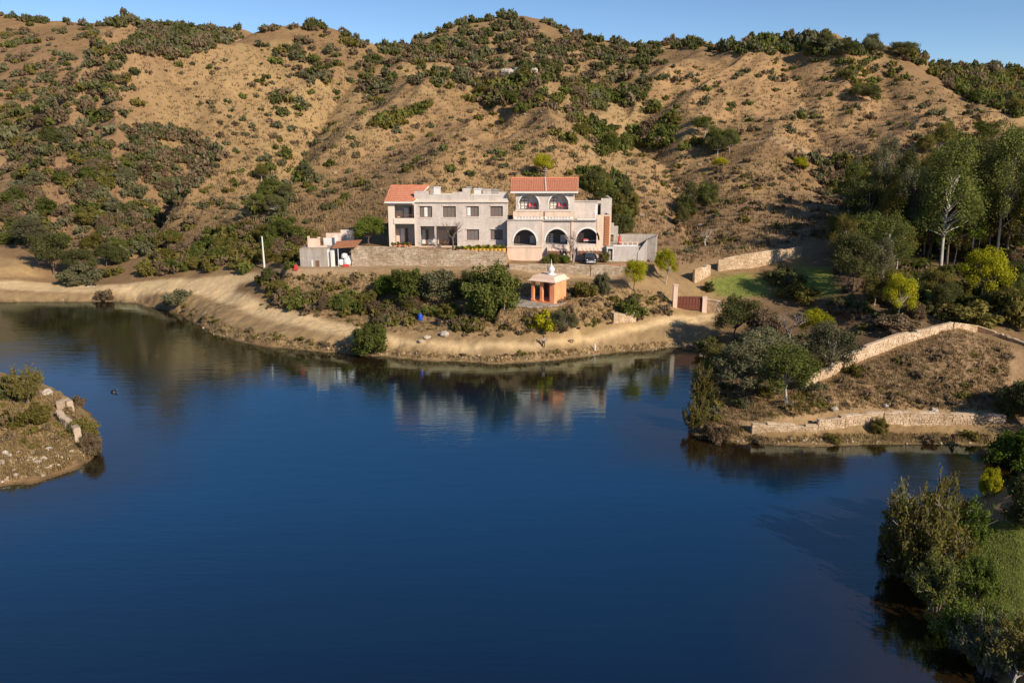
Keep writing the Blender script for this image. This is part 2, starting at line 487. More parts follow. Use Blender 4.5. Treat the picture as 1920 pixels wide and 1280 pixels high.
for px, py, Y, dY, dz in [(30, 33, 362, 50, 14), (200, 52, 368, 50, 14), (300, 50, 368, 50, 14), (400, 52, 366, 50, 14), (560, 52, 292, 50, 12), (640, 66, 290, 50, 12), (735, 92, 300, 50, 10), (820, 62, 310, 50, 12), (960, 34, 328, 50, 14),
                            (1100, 80, 324, 50, 12), (1230, 96, 330, 50, 12), (1330, 90, 335, 50, 12), (1480, 88, 262, 35, 10), (1600, 100, 256, 35, 10), (1760, 130, 290, 50, 12), (1850, 140, 300, 50, 12), (1920, 146, 310, 50, 12)]:
    p_ = W(px, py, Y); CP.append((p_.x * (Y + dY) / Y, Y + dY, p_.z - dz))
CP += [(-25, 138, 11), (-12, 138, 11), (0, 138, 11.2), (10, 138, 11.5), (18, 136, 11.2)]
CP += [(-260, 120, 14), (-160, 60, 5), (-60, 20, 4), (-200, 0, 10), (220, 60, 22), (110, 40, 6), (70, 20, 4), (60, -40, 6), (0, -90, 10), (-100, -90, 12), (150, -60, 12),
       (-330, 250, 60), (-300, 380, 80), (300, 250, 62), (330, 380, 55), (-300, 520, 40), (-100, 500, 45), (100, 500, 45), (300, 520, 40), (0, 430, 55), (-150, 450, 55), (150, 430, 48),
       (-500, 300, 70), (500, 300, 60), (-400, -100, 20), (400, -100, 20), (0, 650, 25), (-500, 650, 25), (500, 650, 25)]
CP = np.array(CP)
Pn = CP[:, :2] / 100.0

def tps_k(r2):
    return 0.5 * r2 * np.log(r2 + 1e-12)
n_ = len(Pn)
A = np.zeros((n_ + 3, n_ + 3))
A[:n_, :n_] = tps_k(((Pn[:, None] - Pn[None]) ** 2).sum(-1)) + np.eye(n_) * 2e-4
A[:n_, n_] = 1; A[:n_, n_ + 1:] = Pn; A[n_, :n_] = 1; A[n_ + 1:, :n_] = Pn.T
rhs = np.zeros(n_ + 3); rhs[:n_] = CP[:, 2]
Wt = np.linalg.solve(A, rhs)

def tps(x, y):
    out = np.empty(x.shape); xf = x.ravel() / 100; yf = y.ravel() / 100; o = out.ravel()
    for i in range(0, len(xf), 20000):
        a, b = xf[i:i + 20000], yf[i:i + 20000]
        r2 = (a[:, None] - Pn[None, :, 0]) ** 2 + (b[:, None] - Pn[None, :, 1]) ** 2
        o[i:i + 20000] = tps_k(r2) @ Wt[:n_] + Wt[n_] + a * Wt[n_ + 1] + b * Wt[n_ + 2]
    return o.reshape(x.shape)

# water outline (pixels of the waterline carried down to z = 0)
shore_px = [(-260, 566), (-100, 566), (0, 567), (60, 566), (140, 566), (210, 566), (250, 568), (275, 576), (300, 580), (322, 588), (345, 594), (360, 606), (385, 616), (400, 628), (430, 636), (480, 648), (540, 655), (600, 660), (640, 663),
            (700, 668), (740, 670), (790, 676), (850, 678), (930, 683), (1000, 679), (1060, 673), (1100, 668), (1150, 662), (1200, 659), (1250, 653), (1300, 651), (1318, 662), (1322, 690), (1312, 720), (1300, 750), (1292, 780),
            (1283, 803), (1310, 818), (1350, 828), (1400, 833), (1500, 836), (1600, 835), (1680, 833), (1760, 833), (1860, 835), (1905, 850), (1915, 875), (1890, 905), (1840, 935), (1790, 975), (1745, 1030), (1722, 1090), (1745, 1150), (1790, 1200), (1850, 1260), (1890, 1330), (1960, 1500)]
water_poly = [tuple(WZ(a, b)[:2]) for a, b in shore_px] + [(30, 10), (30, -60), (-45, -60), (-40, 20), (-48, 45)]
water_poly += [tuple(WZ(a, b)[:2]) for a, b in [(-60, 925), (0, 912), (60, 905), (110, 893), (150, 880), (172, 865), (182, 845), (188, 815), (186, 790), (165, 768), (130, 745), (90, 728), (40, 716), (-60, 712), (-260, 700)]]

HZ = W(900, 463, 125).z                 # upper yard level (house floor)
LZ = W(600, 500, 121).z                 # lower yard level
CZ_ = W(1100, 494, 121).z               # car court level
pads = [  # polygon, level, soft edge
    ([W(655, 463, 121.6)[:2], W(958, 463, 121.6)[:2], W(1180, 440, 126)[:2], W(1180, 440, 136)[:2], W(655, 450, 136)[:2]], HZ - 0.05, 2.2),
    ([W(540, 500, 118.8)[:2], W(955, 500, 118.8)[:2], W(955, 500, 120.9)[:2], W(650, 500, 120.9)[:2], W(650, 500, 128)[:2], W(545, 500, 128)[:2]], LZ, 1.5),
    ([W(955, 500, 118.6)[:2], W(1170, 500, 118.6)[:2], W(1225, 500, 119.5)[:2], W(1225, 500, 124.5)[:2], W(955, 500, 123)[:2]], CZ_, 0.7),
    ([W(940, 570, 101.6)[:2], W(1075, 570, 101.6)[:2], W(1075, 570, 109)[:2], W(955, 570, 109)[:2]], W(1020, 569, 105).z, 1.2),
]

RIDGES = [([(494, 66, 292), (372, 100, 268), (262, 144, 248), (222, 215, 228), (225, 300, 205)], 6.5, 13),
    ([(640, 146, 235), (560, 211, 214), (437, 288, 196), (372, 350, 178), (280, 430, 160)], 5.5, 9),
    ([(870, 170, 222), (700, 250, 195), (600, 335, 172), (480, 440, 150)], 2.5, 8),
    ([(850, 300, 168), (800, 345, 153), (760, 400, 142)], 1.5, 7), ([(960, 60, 318), (990, 130, 262), (1010, 210, 208), (1040, 280, 172)], 3.0, 9), ([(1560, 100, 252), (1500, 190, 218), (1420, 300, 176)], 2.0, 9), ([(1480, 110, 250), (1540, 260, 195), (1560, 340, 165)], -2.0, 9),
    ([(100, 110, 315), (170, 200, 262), (140, 300, 215), (60, 400, 180)], 4.5, 13),
    ([(1400, 94, 262), (1280, 150, 240), (1180, 180, 228)], 2.0, 10), ([(1900, 240, 205), (1740, 270, 190), (1640, 300, 176)], 2.0, 10),
    ([(560, 120, 265), (480, 215, 235), (400, 290, 212), (320, 385, 180), (250, 460, 158)], -6.0, 10),
    ([(0, 330, 210), (120, 430, 172), (180, 490, 150)], -3.0, 12),
    ([(720, 110, 272), (640, 190, 225), (560, 270, 192), (500, 340, 170)], -4.5, 8),
    ([(900, 110, 282), (900, 200, 212), (960, 260, 184)], -2.0, 8),
    ([(1120, 120, 290), (1180, 220, 212), (1260, 290, 180), (1300, 400, 146)], -3.5, 10)]
RIDGES = [([tuple(W(*p)[:2]) for p in r_[0]], r_[1], r_[2]) for r_ in RIDGES]
def linedist(x, y, pts):
    d = np.full(x.shape, 1e18)
    for (ax_, ay_), (bx_, by_) in zip(pts, pts[1:]):
        ex, ey = bx_ - ax_, by_ - ay_; t = np.clip(((x - ax_) * ex + (y - ay_) * ey) / (ex * ex + ey * ey), 0, 1)
        d = np.minimum(d, (x - ax_ - t * ex) ** 2 + (y - ay_ - t * ey) ** 2)
    return np.sqrt(d)

def height(x, y):
    z = tps(x, y)
    hill = sstep(14, 34, z) * sstep(125, 175, y)
    wx = x + 14 * (fbm(x / 35, y / 35, 5) - 0.5); wy = y + 14 * (fbm(x / 35, y / 35, 9) - 0.5)
    ra_, rb_ = (wx * .88 - wy * .47), (wx * .47 + wy * .88)
    rid = 1 - np.abs(2 * fbm(ra_ / 22 + 3, rb_ / 75, 21, 3) - 1) * 2
    z = z + hill * (rid - 0.35) * (4.6 - 3.2 * sstep(240, 290, y))
    wob = (fbm(x / 14, y / 14, 91, 3) - .5) * 10
    for pts, h_, w_ in RIDGES:
        z = z + (1.8 * sstep(285, 235, y) + .25) * h_ * np.exp(-np.maximum(0, linedist(x, y, pts) + wob) / w_) * sstep(3, 14, z)
    z = z + hill * (fbm(x / 9, y / 9, 3, 3) - 0.5) * 1.7
    z = z + (0.35 + hill * 0.15) * (fbm(x / 3.2, y / 3.2, 33, 4) - 0.5) * sstep(0.2, 2.5, z)
    for poly, lv, soft in pads:
        d = sdist(x, y, poly)
        z = z + (lv - z) * sstep(-soft, 0.0, d)
    d = -sdist(x, y, water_poly) + (fbm(x / 2.5, y / 2.5, 61, 3) - 0.5) * 1.1       # > 0 on land
    er = fbm(x / 1.3, y / 1.3, 12, 3)
    nb_ = np.exp(-np.maximum(d, 0) / 2.5)
    z = z + nb_ * ((1 - np.abs(2 * fbm(x / 1.8, y / 1.8, 44, 3) - 1)) - .6) * .9 + np.exp(-np.maximum(d, 0) / 7) * (fbm(x / .8, y / .8, 45, 3) - .5) * .25
    land = np.maximum(z, 0.16 + 0.16 * fbm(x / 2, y / 2, 8)) * (0.55 * sstep(-0.1, 0.9, d - er * .8) + 0.45 * sstep(0.6, 3.0, d)) + 0.10 * sstep(0, 0.25, d)
    bed = -0.12 - np.minimum(2.2, 0.5 * np.maximum(-d, 0))
    return np.where(d > 0, land + 0.01, bed), d

ys = np.concatenate([np.arange(-100, 34, 4.0), np.arange(34, 60, 0.45), np.arange(60, 132, 0.27), np.arange(132, 230, 0.7), np.arange(230, 385, 1.2), np.arange(385, 606, 10.0)])
us = np.linspace(-0.80, 0.80, 680)
sc_ = ys + 4 + np.maximum(0, 40 - ys) * 1.5
tt = np.linspace(0, 1, 26)[1:]
GXc = us[None, :] * sc_[:, None]
GXr = GXc[:, -1:] + (605 - GXc[:, -1:]) * tt[None, :] ** 1.5
GX = np.concatenate([-GXr[:, ::-1], GXc, GXr], 1)
us = GX[0]
GY = np.repeat(ys[:, None], len(us), 1)
GZ, GD = height(GX, GY)
ny, nx = GX.shape
V = np.stack([GX, GY, GZ], -1).reshape(-1, 3)
idx = np.arange(ny * nx).reshape(ny, nx)
F = np.stack([idx[:-1, :-1], idx[:-1, 1:], idx[1:, 1:], idx[1:, :-1]], -1).reshape(-1, 4)
t_me = np_mesh("terrain", V, F, smooth=True)
bvh = BVHTree.FromPolygons([tuple(v) for v in V.tolist()], [tuple(f) for f in F.tolist()])

def gz(x, y):
    h = bvh.ray_cast(Vector((x, y, 300)), Vector((0, 0, -1)))
    return h[0].z if h[0] is not None else 0.0

def ground(px, py):
    h = bvh.ray_cast(Vector((0, 0, CAM_H)), ray(px, py).normalized(), 900)
    return h[0]

def ground_poly(pts):
    out = []
    for px, py in pts:
        g = ground(px, py)
        if g is None: g = W(px, py, 330)
        out.append((g.x, g.y))
    return out

# ground cover colours ------------------------------------------------
x, y, z = GX, GY, GZ
n1 = fbm(x / 30, y / 30, 41, 4); n2 = fbm(x / 6, y / 6, 51, 4); n3 = fbm(x / 1.6, y / 1.6, 71, 3)
gold = np.array([0.39, 0.275, 0.15]); brn = np.array([0.28, 0.185, 0.105]); pinkb = np.array([0.27, 0.17, 0.115])
sand = np.array([0.76, 0.58, 0.36]); soil = np.array([0.37, 0.25, 0.145]); green = np.array([0.26, 0.32, 0.08]); brush = np.array([0.20, 0.15, 0.085])
C3 = brn + (gold - brn) * sstep(0.38, 0.62, n1 * 0.55 + n2 * 0.45)[..., None]

def paint(C, poly, colr, soft, amt=1.0, wob=1.0):
    d = sdist(x, y, poly) + (n2 - 0.5) * 2 * wob * soft
    k = (sstep(-soft, soft, d) * amt)[..., None]
    return C + (colr * (0.82 + 0.36 * n3)[..., None] - C) * k
C3 = paint(C3, ground_poly([(0, 60), (480, 75), (370, 108), (262, 150), (225, 210), (250, 330), (280, 430), (200, 520), (0, 520)]), np.array([0.30, 0.195, 0.12]), 6, 0.75)
C3 = paint(C3, ground_poly([(494, 75), (560, 90), (640, 150), (700, 130), (740, 190), (700, 260), (600, 330), (450, 410), (290, 440), (380, 350), (440, 290), (300, 290), (235, 230), (262, 150), (372, 104)]), gold, 8, 0.65)
C3 = paint(C3, ground_poly([(600, 330), (700, 250), (900, 180), (1000, 230), (1100, 290), (1200, 330), (1150, 360), (700, 370), (600, 400)]), np.array([0.40, 0.262, 0.145]), 6, 0.8)
C3 = paint(C3, ground_poly([(1170, 160), (1400, 95), (1620, 105), (1900, 250), (1900, 290), (1500, 290), (1300, 250)]), np.array([0.40, 0.26, 0.145]), 6, 0.85)
C3 = paint(C3, ground_poly([(1200, 330), (1400, 340), (1620, 300), (1640, 400), (1540, 460), (1300, 500), (1240, 520), (1190, 430)]), np.array([0.32, 0.215, 0.135]), 5, 0.9)
C3 = paint(C3, ground_poly([(470, 515), (1250, 515), (1300, 560), (1250, 600), (1000, 625), (880, 645), (720, 620), (600, 600), (500, 565)]), np.array([0.37, 0.26, 0.15]), 2.5, 0.9)
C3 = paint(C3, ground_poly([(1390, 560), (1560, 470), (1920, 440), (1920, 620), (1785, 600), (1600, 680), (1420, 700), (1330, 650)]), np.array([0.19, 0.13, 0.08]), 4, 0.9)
C3 = paint(C3, ground_poly([(1330, 700), (1520, 720), (1785, 620), (1920, 660), (1920, 790), (1650, 760), (1530, 795), (1400, 790), (1330, 780)]), np.array([0.38, 0.26, 0.165]), 2, 0.95)
C3 = paint(C3, ground_poly([(1860, 775), (1650, 768), (1620, 776), (1530, 795), (1400, 800), (1320, 740), (1500, 750), (1700, 745)]), np.array([0.48, 0.33, 0.19]), 1.2, 0.9)
C3 = paint(C3, ground_poly([(1400, 820), (1530, 822), (1640, 808), (1860, 812), (1860, 830), (1400, 828)]), np.array([0.28, 0.22, 0.10]), 0.8, 0.9)
C3 = paint(C3, ground_poly([(-80, 690), (60, 700), (150, 760), (185, 800), (180, 850), (120, 880), (-80, 905)]), np.array([0.38, 0.28, 0.15]), 1.5, 0.9)
# banks of dry soil along the far shore and the dirt road on them
C3 = paint(C3, ground_poly([(-60, 545), (200, 545), (330, 575), (380, 560), (520, 600), (700, 650), (880, 635), (1000, 640), (1220, 615), (1330, 590), (1335, 640), (1200, 655), (1000, 676), (930, 680), (700, 665), (480, 645), (400, 625), (340, 590), (260, 566), (-60, 563)]), np.array([0.37, 0.265, 0.155]), 1.2, 0.95, 0.9)
C3 = paint(C3, ground_poly([(-60, 528), (0, 527), (100, 531), (230, 533), (300, 524), (400, 520), (480, 510), (500, 517), (450, 532), (440, 545), (500, 575), (600, 598), (660, 612), (760, 638), (880, 650), (1000, 646), (1100, 632), (1200, 608), (1260, 592), (1340, 588), (1340, 602), (1260, 607), (1200, 621), (1100, 640), (1000, 653), (880, 658), (740, 648), (620, 624), (520, 604), (430, 572), (380, 553), (300, 548), (200, 546), (0, 541), (-60, 540)]), sand, 0.7, 0.95, 0.3)
C3 = paint(C3, ground_poly([(5, 480), (60, 490), (80, 522), (-20, 524), (-20, 484)]), np.array([0.50, 0.35, 0.19]), 1.5, 0.9)
C3 = paint(C3, ground_poly([(540, 497), (950, 497), (1180, 494), (1180, 515), (950, 508), (560, 512)]), np.array([0.46, 0.34, 0.23]), 1.0, 0.9)
# tracks and bare cuts on the right slope
C3 = paint(C3, ground_poly([(1250, 222), (1290, 236), (1310, 262), (1480, 262), (1660, 300), (1640, 312), (1470, 276), (1310, 268), (1280, 248)]), np.array([0.44, 0.31, 0.19]), 1.5, 0.9)
C3 = paint(C3, ground_poly([(1330, 350), (1440, 345), (1470, 385), (1400, 370), (1340, 372)]), np.array([0.42, 0.28, 0.15]), 2, 0.8)
C3 = paint(C3, ground_poly([(1180, 290), (1300, 300), (1290, 350), (1190, 370)]), np.array([0.40, 0.27, 0.15]), 2.5, 0.7)
for pl in ([(1330, 525), (1400, 512), (1420, 545), (1390, 558), (1340, 550)], [(1490, 498), (1560, 500), (1570, 550), (1510, 552)], [(1690, 530), (1790, 535), (1790, 560), (1690, 556)], [(1400, 525), (1440, 522), (1440, 555), (1400, 556)]):
    C3 = paint(C3, ground_poly(pl), green, 0.9, 0.9, 0.5)
C3 = paint(C3, ground_poly([(1810, 1010), (1860, 980), (1990, 985), (1990, 1200), (1850, 1190), (1790, 1080)]), green * 0.8, 0.7, 0.95, 0.3)
# wet rim at the waterline and the lake bed
wet = (1 - sstep(0.12, 0.5, GD))[..., None]
C3 = C3 * (1 - 0.45 * wet)
C3 = np.where((GD < 0)[..., None], np.array([0.05, 0.05, 0.03]), C3)
C3 = np.clip(C3 * np.array([0.93, 0.90, 0.79]), 0, 1)
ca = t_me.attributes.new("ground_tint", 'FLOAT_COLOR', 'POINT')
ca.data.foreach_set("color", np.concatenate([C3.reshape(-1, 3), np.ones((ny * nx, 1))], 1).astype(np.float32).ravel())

gm, nt, b = new_mat("dry_ground")
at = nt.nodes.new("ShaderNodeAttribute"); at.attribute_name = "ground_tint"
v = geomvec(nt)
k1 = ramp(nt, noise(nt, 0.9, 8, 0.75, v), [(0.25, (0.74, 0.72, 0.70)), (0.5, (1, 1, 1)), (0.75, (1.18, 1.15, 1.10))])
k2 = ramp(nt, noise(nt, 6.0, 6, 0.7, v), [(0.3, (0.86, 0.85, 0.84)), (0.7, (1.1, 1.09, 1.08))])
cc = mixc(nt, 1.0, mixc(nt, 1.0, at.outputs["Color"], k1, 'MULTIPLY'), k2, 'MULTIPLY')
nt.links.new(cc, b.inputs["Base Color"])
b.inputs["Roughness"].default_value = 0.95
b.inputs["Specular IOR Level"].default_value = 0.1
add_bump(nt, b, noise(nt, 1.6, 8, 0.7, v), 0.7, 0.28)
t_me.materials.append(gm)
tag(link("terrain", t_me), kind="structure", label="dry grassy hills, dirt road and banks around the lake")

# ------------------------------------------------------------------ water
wm = bpy.data.materials.new("lake_water"); wm.use_nodes = True
nt = wm.node_tree; nt.nodes.clear()
out_ = nt.nodes.new("ShaderNodeOutputMaterial")
v = geomvec(nt)
mp = nt.nodes.new("ShaderNodeMapping"); mp.inputs["Scale"].default_value = (0.4, 1.6, 1.0); mp.inputs["Rotation"].default_value = (0, 0, R(6))
nt.links.new(v, mp.inputs["Vector"])
w1 = noise(nt, 2.2, 4, 0.6, mp.outputs[0])
w2 = noise(nt, 0.05, 3, 0.6, v)
amp = ramp(nt, w2, [(0.40, (0.22, 0.22, 0.22)), (0.62, (1, 1, 1))])
mm = nt.nodes.new("ShaderNodeMath"); mm.operation = 'MULTIPLY'
nt.links.new(w1, mm.inputs[0]); nt.links.new(amp, mm.inputs[1])
mp3 = nt.nodes.new("ShaderNodeMapping"); mp3.inputs["Scale"].default_value = (0.22, 1.3, 1.0)
nt.links.new(v, mp3.inputs["Vector"])
m3 = nt.nodes.new("ShaderNodeMath"); m3.operation = 'MULTIPLY_ADD'; m3.inputs[1].default_value = 1.1
nt.links.new(noise(nt, 0.85, 3, 0.55, mp3.outputs[0]), m3.inputs[0]); nt.links.new(mm.outputs[0], m3.inputs[2])
bp = nt.nodes.new("ShaderNodeBump"); bp.inputs["Strength"].default_value = 0.22; bp.inputs["Distance"].default_value = 0.05
nt.links.new(m3.outputs[0], bp.inputs["Height"])
fr = nt.nodes.new("ShaderNodeFresnel"); fr.inputs[0].default_value = 2.4; nt.links.new(bp.outputs[0], fr.inputs["Normal"])
gl = nt.nodes.new("ShaderNodeBsdfGlossy"); gl.inputs["Color"].default_value = (0.74, 0.96, 1.0, 1); gl.inputs["Roughness"].default_value = 0.018; nt.links.new(bp.outputs[0], gl.inputs["Normal"])
df = nt.nodes.new("ShaderNodeBsdfDiffuse")
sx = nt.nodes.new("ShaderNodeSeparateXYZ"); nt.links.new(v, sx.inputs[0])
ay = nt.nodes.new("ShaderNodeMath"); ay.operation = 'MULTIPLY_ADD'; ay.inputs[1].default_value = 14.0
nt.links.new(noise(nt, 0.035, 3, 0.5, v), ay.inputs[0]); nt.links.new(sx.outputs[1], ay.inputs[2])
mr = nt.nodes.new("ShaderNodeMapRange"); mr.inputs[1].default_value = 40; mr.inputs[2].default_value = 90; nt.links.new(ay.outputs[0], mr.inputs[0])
# reflections put into the colour: sky fading up close, brown land along shores
deep = ramp(nt, mr.outputs[0], [(0.0, (0.0, 0.003, 0.016)), (0.5, (0.0, 0.028, 0.085)), (1.0, (0.0, 0.022, 0.062))])  # blue body, darkened up close in place of a weaker sky reflection
sa = nt.nodes.new("ShaderNodeAttribute"); sa.attribute_name = "land_reflection"
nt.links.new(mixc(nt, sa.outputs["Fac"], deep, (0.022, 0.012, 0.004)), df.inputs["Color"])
mx = nt.nodes.new("ShaderNodeMixShader"); nt.links.new(fr.outputs[0], mx.inputs[0]); nt.links.new(df.outputs[0], mx.inputs[1]); nt.links.new(gl.outputs[0], mx.inputs[2])
nt.links.new(mx.outputs[0], out_.inputs[0])
wx_ = np.concatenate([[-420, -250], np.arange(-150, 151, 1.5), [250, 420]]); wy_ = np.concatenate([[-100, 0], np.arange(20, 171, 1.5), [190]])
WXg, WYg = np.meshgrid(wx_, wy_); wi = np.arange(WXg.size).reshape(WXg.shape)
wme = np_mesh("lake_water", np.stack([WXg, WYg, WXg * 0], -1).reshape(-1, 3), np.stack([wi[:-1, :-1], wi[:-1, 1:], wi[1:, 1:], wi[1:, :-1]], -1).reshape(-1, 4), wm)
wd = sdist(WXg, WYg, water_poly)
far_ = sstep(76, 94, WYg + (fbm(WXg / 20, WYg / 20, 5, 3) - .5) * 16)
sh_ = np.clip(np.maximum(1 - sstep(1.5, 13, wd + (fbm(WXg / 6, WYg / 6, 15, 3) - .5) * 5), far_ * .95), 0, 1)  # mask for the brown tone that stands in for reflected land
wa = wme.attributes.new("land_reflection", 'FLOAT', 'POINT'); wa.data.foreach_set("value", sh_.astype(np.float32).ravel())
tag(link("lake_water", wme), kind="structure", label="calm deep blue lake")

# ------------------------------------------------------------------ house
HY = 125.0
def hx(px, Y=HY, py=420): return W(px, py, Y).x
def hz(py, Y=HY): return W(960, py, Y).z

def panel(mb, x0, x1, z0, z1, y0, y1, ops):
    """wall slab between y0 (front) and y1 with rectangular and arched openings"""
    xs = {x0, x1}
    for o in ops:
        if o[0] == 'r': xs |= {o[1], o[2]}
        else:
            cx, r = o[1], o[2]
            xs |= {cx + r * math.cos(math.pi * k / 24) for k in range(25)}
    xs = sorted(q for q in xs if x0 - 1e-6 <= q <= x1 + 1e-6)
    for a, bb in zip(xs, xs[1:]):
        if bb - a < 1e-5: continue
        m_ = (a + bb) / 2
        cuts = []
        for o in ops:
            if o[0] == 'r' and o[1] < m_ < o[2]:
                cuts.append((o[3], o[3], o[4], o[4]))
            if o[0] == 'a' and abs(m_ - o[1]) < o[2]:
                f = lambda q: o[4] + o[5] * math.sqrt(max(0, 1 - ((q - o[1]) / o[2]) ** 2))
                cuts.append((o[3], o[3], f(a), f(bb)))
        cuts.sort()
        lo = (z0, z0)
        for c0, c1, d0, d1 in cuts + [(z1, z1, None, None)]:
            if c0 - lo[0] > 1e-4 or c1 - lo[1] > 1e-4:
                mb.prism([(a, y0, lo[0]), (bb, y0, lo[1]), (bb, y1, lo[1]), (a, y1, lo[0]), (a, y0, c0), (bb, y0, c1), (bb, y1, c1), (a, y1, c0)])
            lo = (d0, d1)
    return mb

house = empty("lakeside_house", (hx(930), 129, HZ), "long pale stone two storey house with red tiled roofs and round arches above the lake", "house")
HM = house.matrix_basis.copy()
def hp(mb, name, mat, parent=house, **k):           # geometry is written in world coordinates, shifted to the house
    off = Vector(house.location)
    mb.v = [(p[0] - off.x, p[1] - off.y, p[2] - off.z) for p in mb.v]
    return mb.build(name, mat, parent, **k)
def hsub(mb, name, mat, parent, **k):
    return hp(mb, name, mat, parent, **k)

def rectop(pxa, pxb, pya, pyb, Y=HY): return ('r', hx(pxa, Y), hx(pxb, Y), hz(pyb, Y), hz(pya, Y))
def archop(pxc, rpx, ptop, pspr, pbot, Y):
    cx = hx(pxc, Y); r = hx(pxc + rpx, Y) - cx
    return ('a', cx, r, hz(pbot, Y), hz(pspr, Y), hz(ptop, Y) - hz(pspr, Y))

wins = [(787.6, 810.6, 387, 407.5), (831, 855, 387, 407.5), (875, 898, 387, 406), (919.7, 942.7, 387, 406), (875, 898, 430.5, 450.5), (919.7, 942.7, 430.5, 450)]
porch = rectop(788, 857, 424, 461)
# main block
mb = MB(); ops = [rectop(*w) for w in wins] + [porch]
panel(mb, hx(778), hx(953), hz(470), hz(378), HY, HY + 0.35, ops)
hp(mb, "front_wall", M['house'])
mb = MB(); mb.box(hx(778), hx(778) + 0.3, HY + 0.35, HY + 9, hz(470), hz(378)); mb.box(hx(778), hx(953), HY + 9, HY + 9.3, hz(470), hz(378))
hp(mb, "back_wall", M['house'])
mb = MB(); mb.box(hx(778) + .3, hx(953), HY + 0.35, HY + 9, hz(378.4) - 0.25, hz(378.4))
hp(mb, "roof_slab", M['concrete'])
mb = MB(); mb.box(hx(775), hx(953.4), HY - 0.28, HY + 0.05, hz(379), hz(376.2)); hp(mb, "cornice", M['cream'])
mb = MB(); mb.box(hx(775) + .05, hx(953.2), HY - 0.2, HY - 0.003, hz(380.2), hz(379.05)); hp(mb, "cornice_shadow_strip", M['concrete'])  # darker strip painted in place of the shadow under the cornice
# parapet with raised blocks
mb = MB()
for a, bb, t, d in [(778.3, 805, 358.5, 0.0), (805, 827, 365.5, 0.0), (827, 849, 363.5, 0.0), (849, 868, 360, 0.0), (868, 882, 353, 0.02), (882, 935, 366, 0.0), (935, 952, 360, 0.0)]:
    mb.box(hx(a), hx(bb) - 0.003, HY - d, HY + 0.3, hz(376.15), hz(t))
hp(mb, "parapet", M['house'])
mb = MB(); mb.box(hx(813), hx(848), HY - 0.06, HY + 0.36, hz(365.4), hz(363.3)); hp(mb, "parapet_cap", M['white']); mb = MB(); mb.box(hx(884), hx(936), HY - 0.06, HY + 0.36, hz(366), hz(364.2)); hp(mb, "parapet_cap", M['white'])
for a, bb, t, m_ in [(808, 814, 352, 'concrete'), (814.5, 826, 352.5, 'white'), (889.5, 903, 355.5, 'white'), (906, 922, 357, 'house'), (923, 937, 357, 'concrete'), (876, 884, 352, 'concrete')]:
    mb = MB(); Yq = HY + 3.0; mb.box(hx(a, Yq), hx(bb, Yq), Yq, Yq + 1.6, hz(378), hz(t, Yq)); mb.box(hx(a, Yq) - .08, hx(bb, Yq) + .08, Yq - .08, Yq + 1.68, hz(t, Yq), hz(t, Yq) + 0.12)
    hp(mb, "roof_block", M[m_])

def window(pa, pb, ta, tb, Y=HY, light=None):
    x0, x1, z0, z1 = hx(pa, Y), hx(pb, Y), hz(tb, Y), hz(ta, Y)
    fr = MB(); w_ = 0.09; yf = Y + 0.16
    fr.box(x0, x0 + w_, yf, yf + .08, z0, z1).box(x1 - w_, x1, yf, yf + .08, z0, z1)
    fr.box(x0 + w_, x1 - w_, yf, yf + .08, z0, z0 + w_).box(x0 + w_, x1 - w_, yf, yf + .08, z1 - w_, z1)
    f = hp(fr, "window", M['wood'])
    n = 3
    for i in range(n):
        xa = x0 + w_ + (x1 - x0 - 2 * w_) * i / n; xb = x0 + w_ + (x1 - x0 - 2 * w_) * (i + 1) / n
        q = MB(); q.box(xa + 0.03, xb - 0.03, yf + .03, yf + .05, z0 + w_, z1 - w_)
        pane = hsub(q, "pane", M['glass'] if (i + 1) != light else M['whitebr'], f)
        if i: q = MB(); q.box(xa - 0.03, xa + 0.03, yf + .005, yf + .075, z0 + w_, z1 - w_); hsub(q, "mullion", M['wood'], f)
    q = MB(); q.box(x0, x1, Y + .26, Y + .30, z0, z1); hsub(q, "curtain", M['curtain'], f)
    q = MB(); q.box(x0 - .1, x1 + .1, Y - .09, Y + .14, z0 - .1, z0 - 0.002); hsub(q, "sill", M['cream'], f)
    q = MB(); q.box(x0 - .12, x1 + .12, Y - .12, Y + .0, z1 + 0.05, z1 + .15); hsub(q, "lintel", M['house'], f)
for i, w in enumerate(wins):
    window(*w, light=[2, None, 1, None, None, None][i])

# ground floor veranda
mb = MB()
xa, xb = hx(786), hx(860)
mb.box(xa, xb, HY + 3.4, HY + 3.5, hz(463), hz(423)); mb.box(xa - .1, xa, HY + .35, HY + 3.4, hz(463), hz(423)); mb.box(xb, xb + .1, HY + .35, HY + 3.4, hz(463), hz(423))
hp(mb, "veranda_wall", M['room'])
mb = MB(); mb.box(xa, xb, HY + .35, HY + 3.4, hz(421.8), hz(420.5)); mb.box(xa, xb, HY + .35, HY + 3.4, hz(463.5), hz(462.3)); hp(mb, "veranda_slab", M['concrete'])
mb = MB(); mb.box(hx(785), hx(858), HY - 0.8, HY - 0.003, HZ - .3, hz(461.2)); hp(mb, "step", M['peach'])
mb = MB(); mb.box(hx(816) - .15, hx(816) + .15, HY + .05, HY + .34, hz(461), hz(424)); hp(mb, "pillar", M['house'])
for pa, pb, m_ in [(791, 797, 'whitebr'), (798, 803, 'wood'), (820, 840, 'peach'), (843, 850, 'wood')]:
    mb = MB(); Yd = HY + 3.3; mb.box(hx(pa, Yd), hx(pb, Yd), Yd, Yd + .09, HZ, hz(431, Yd)); hp(mb, "door", M[m_])

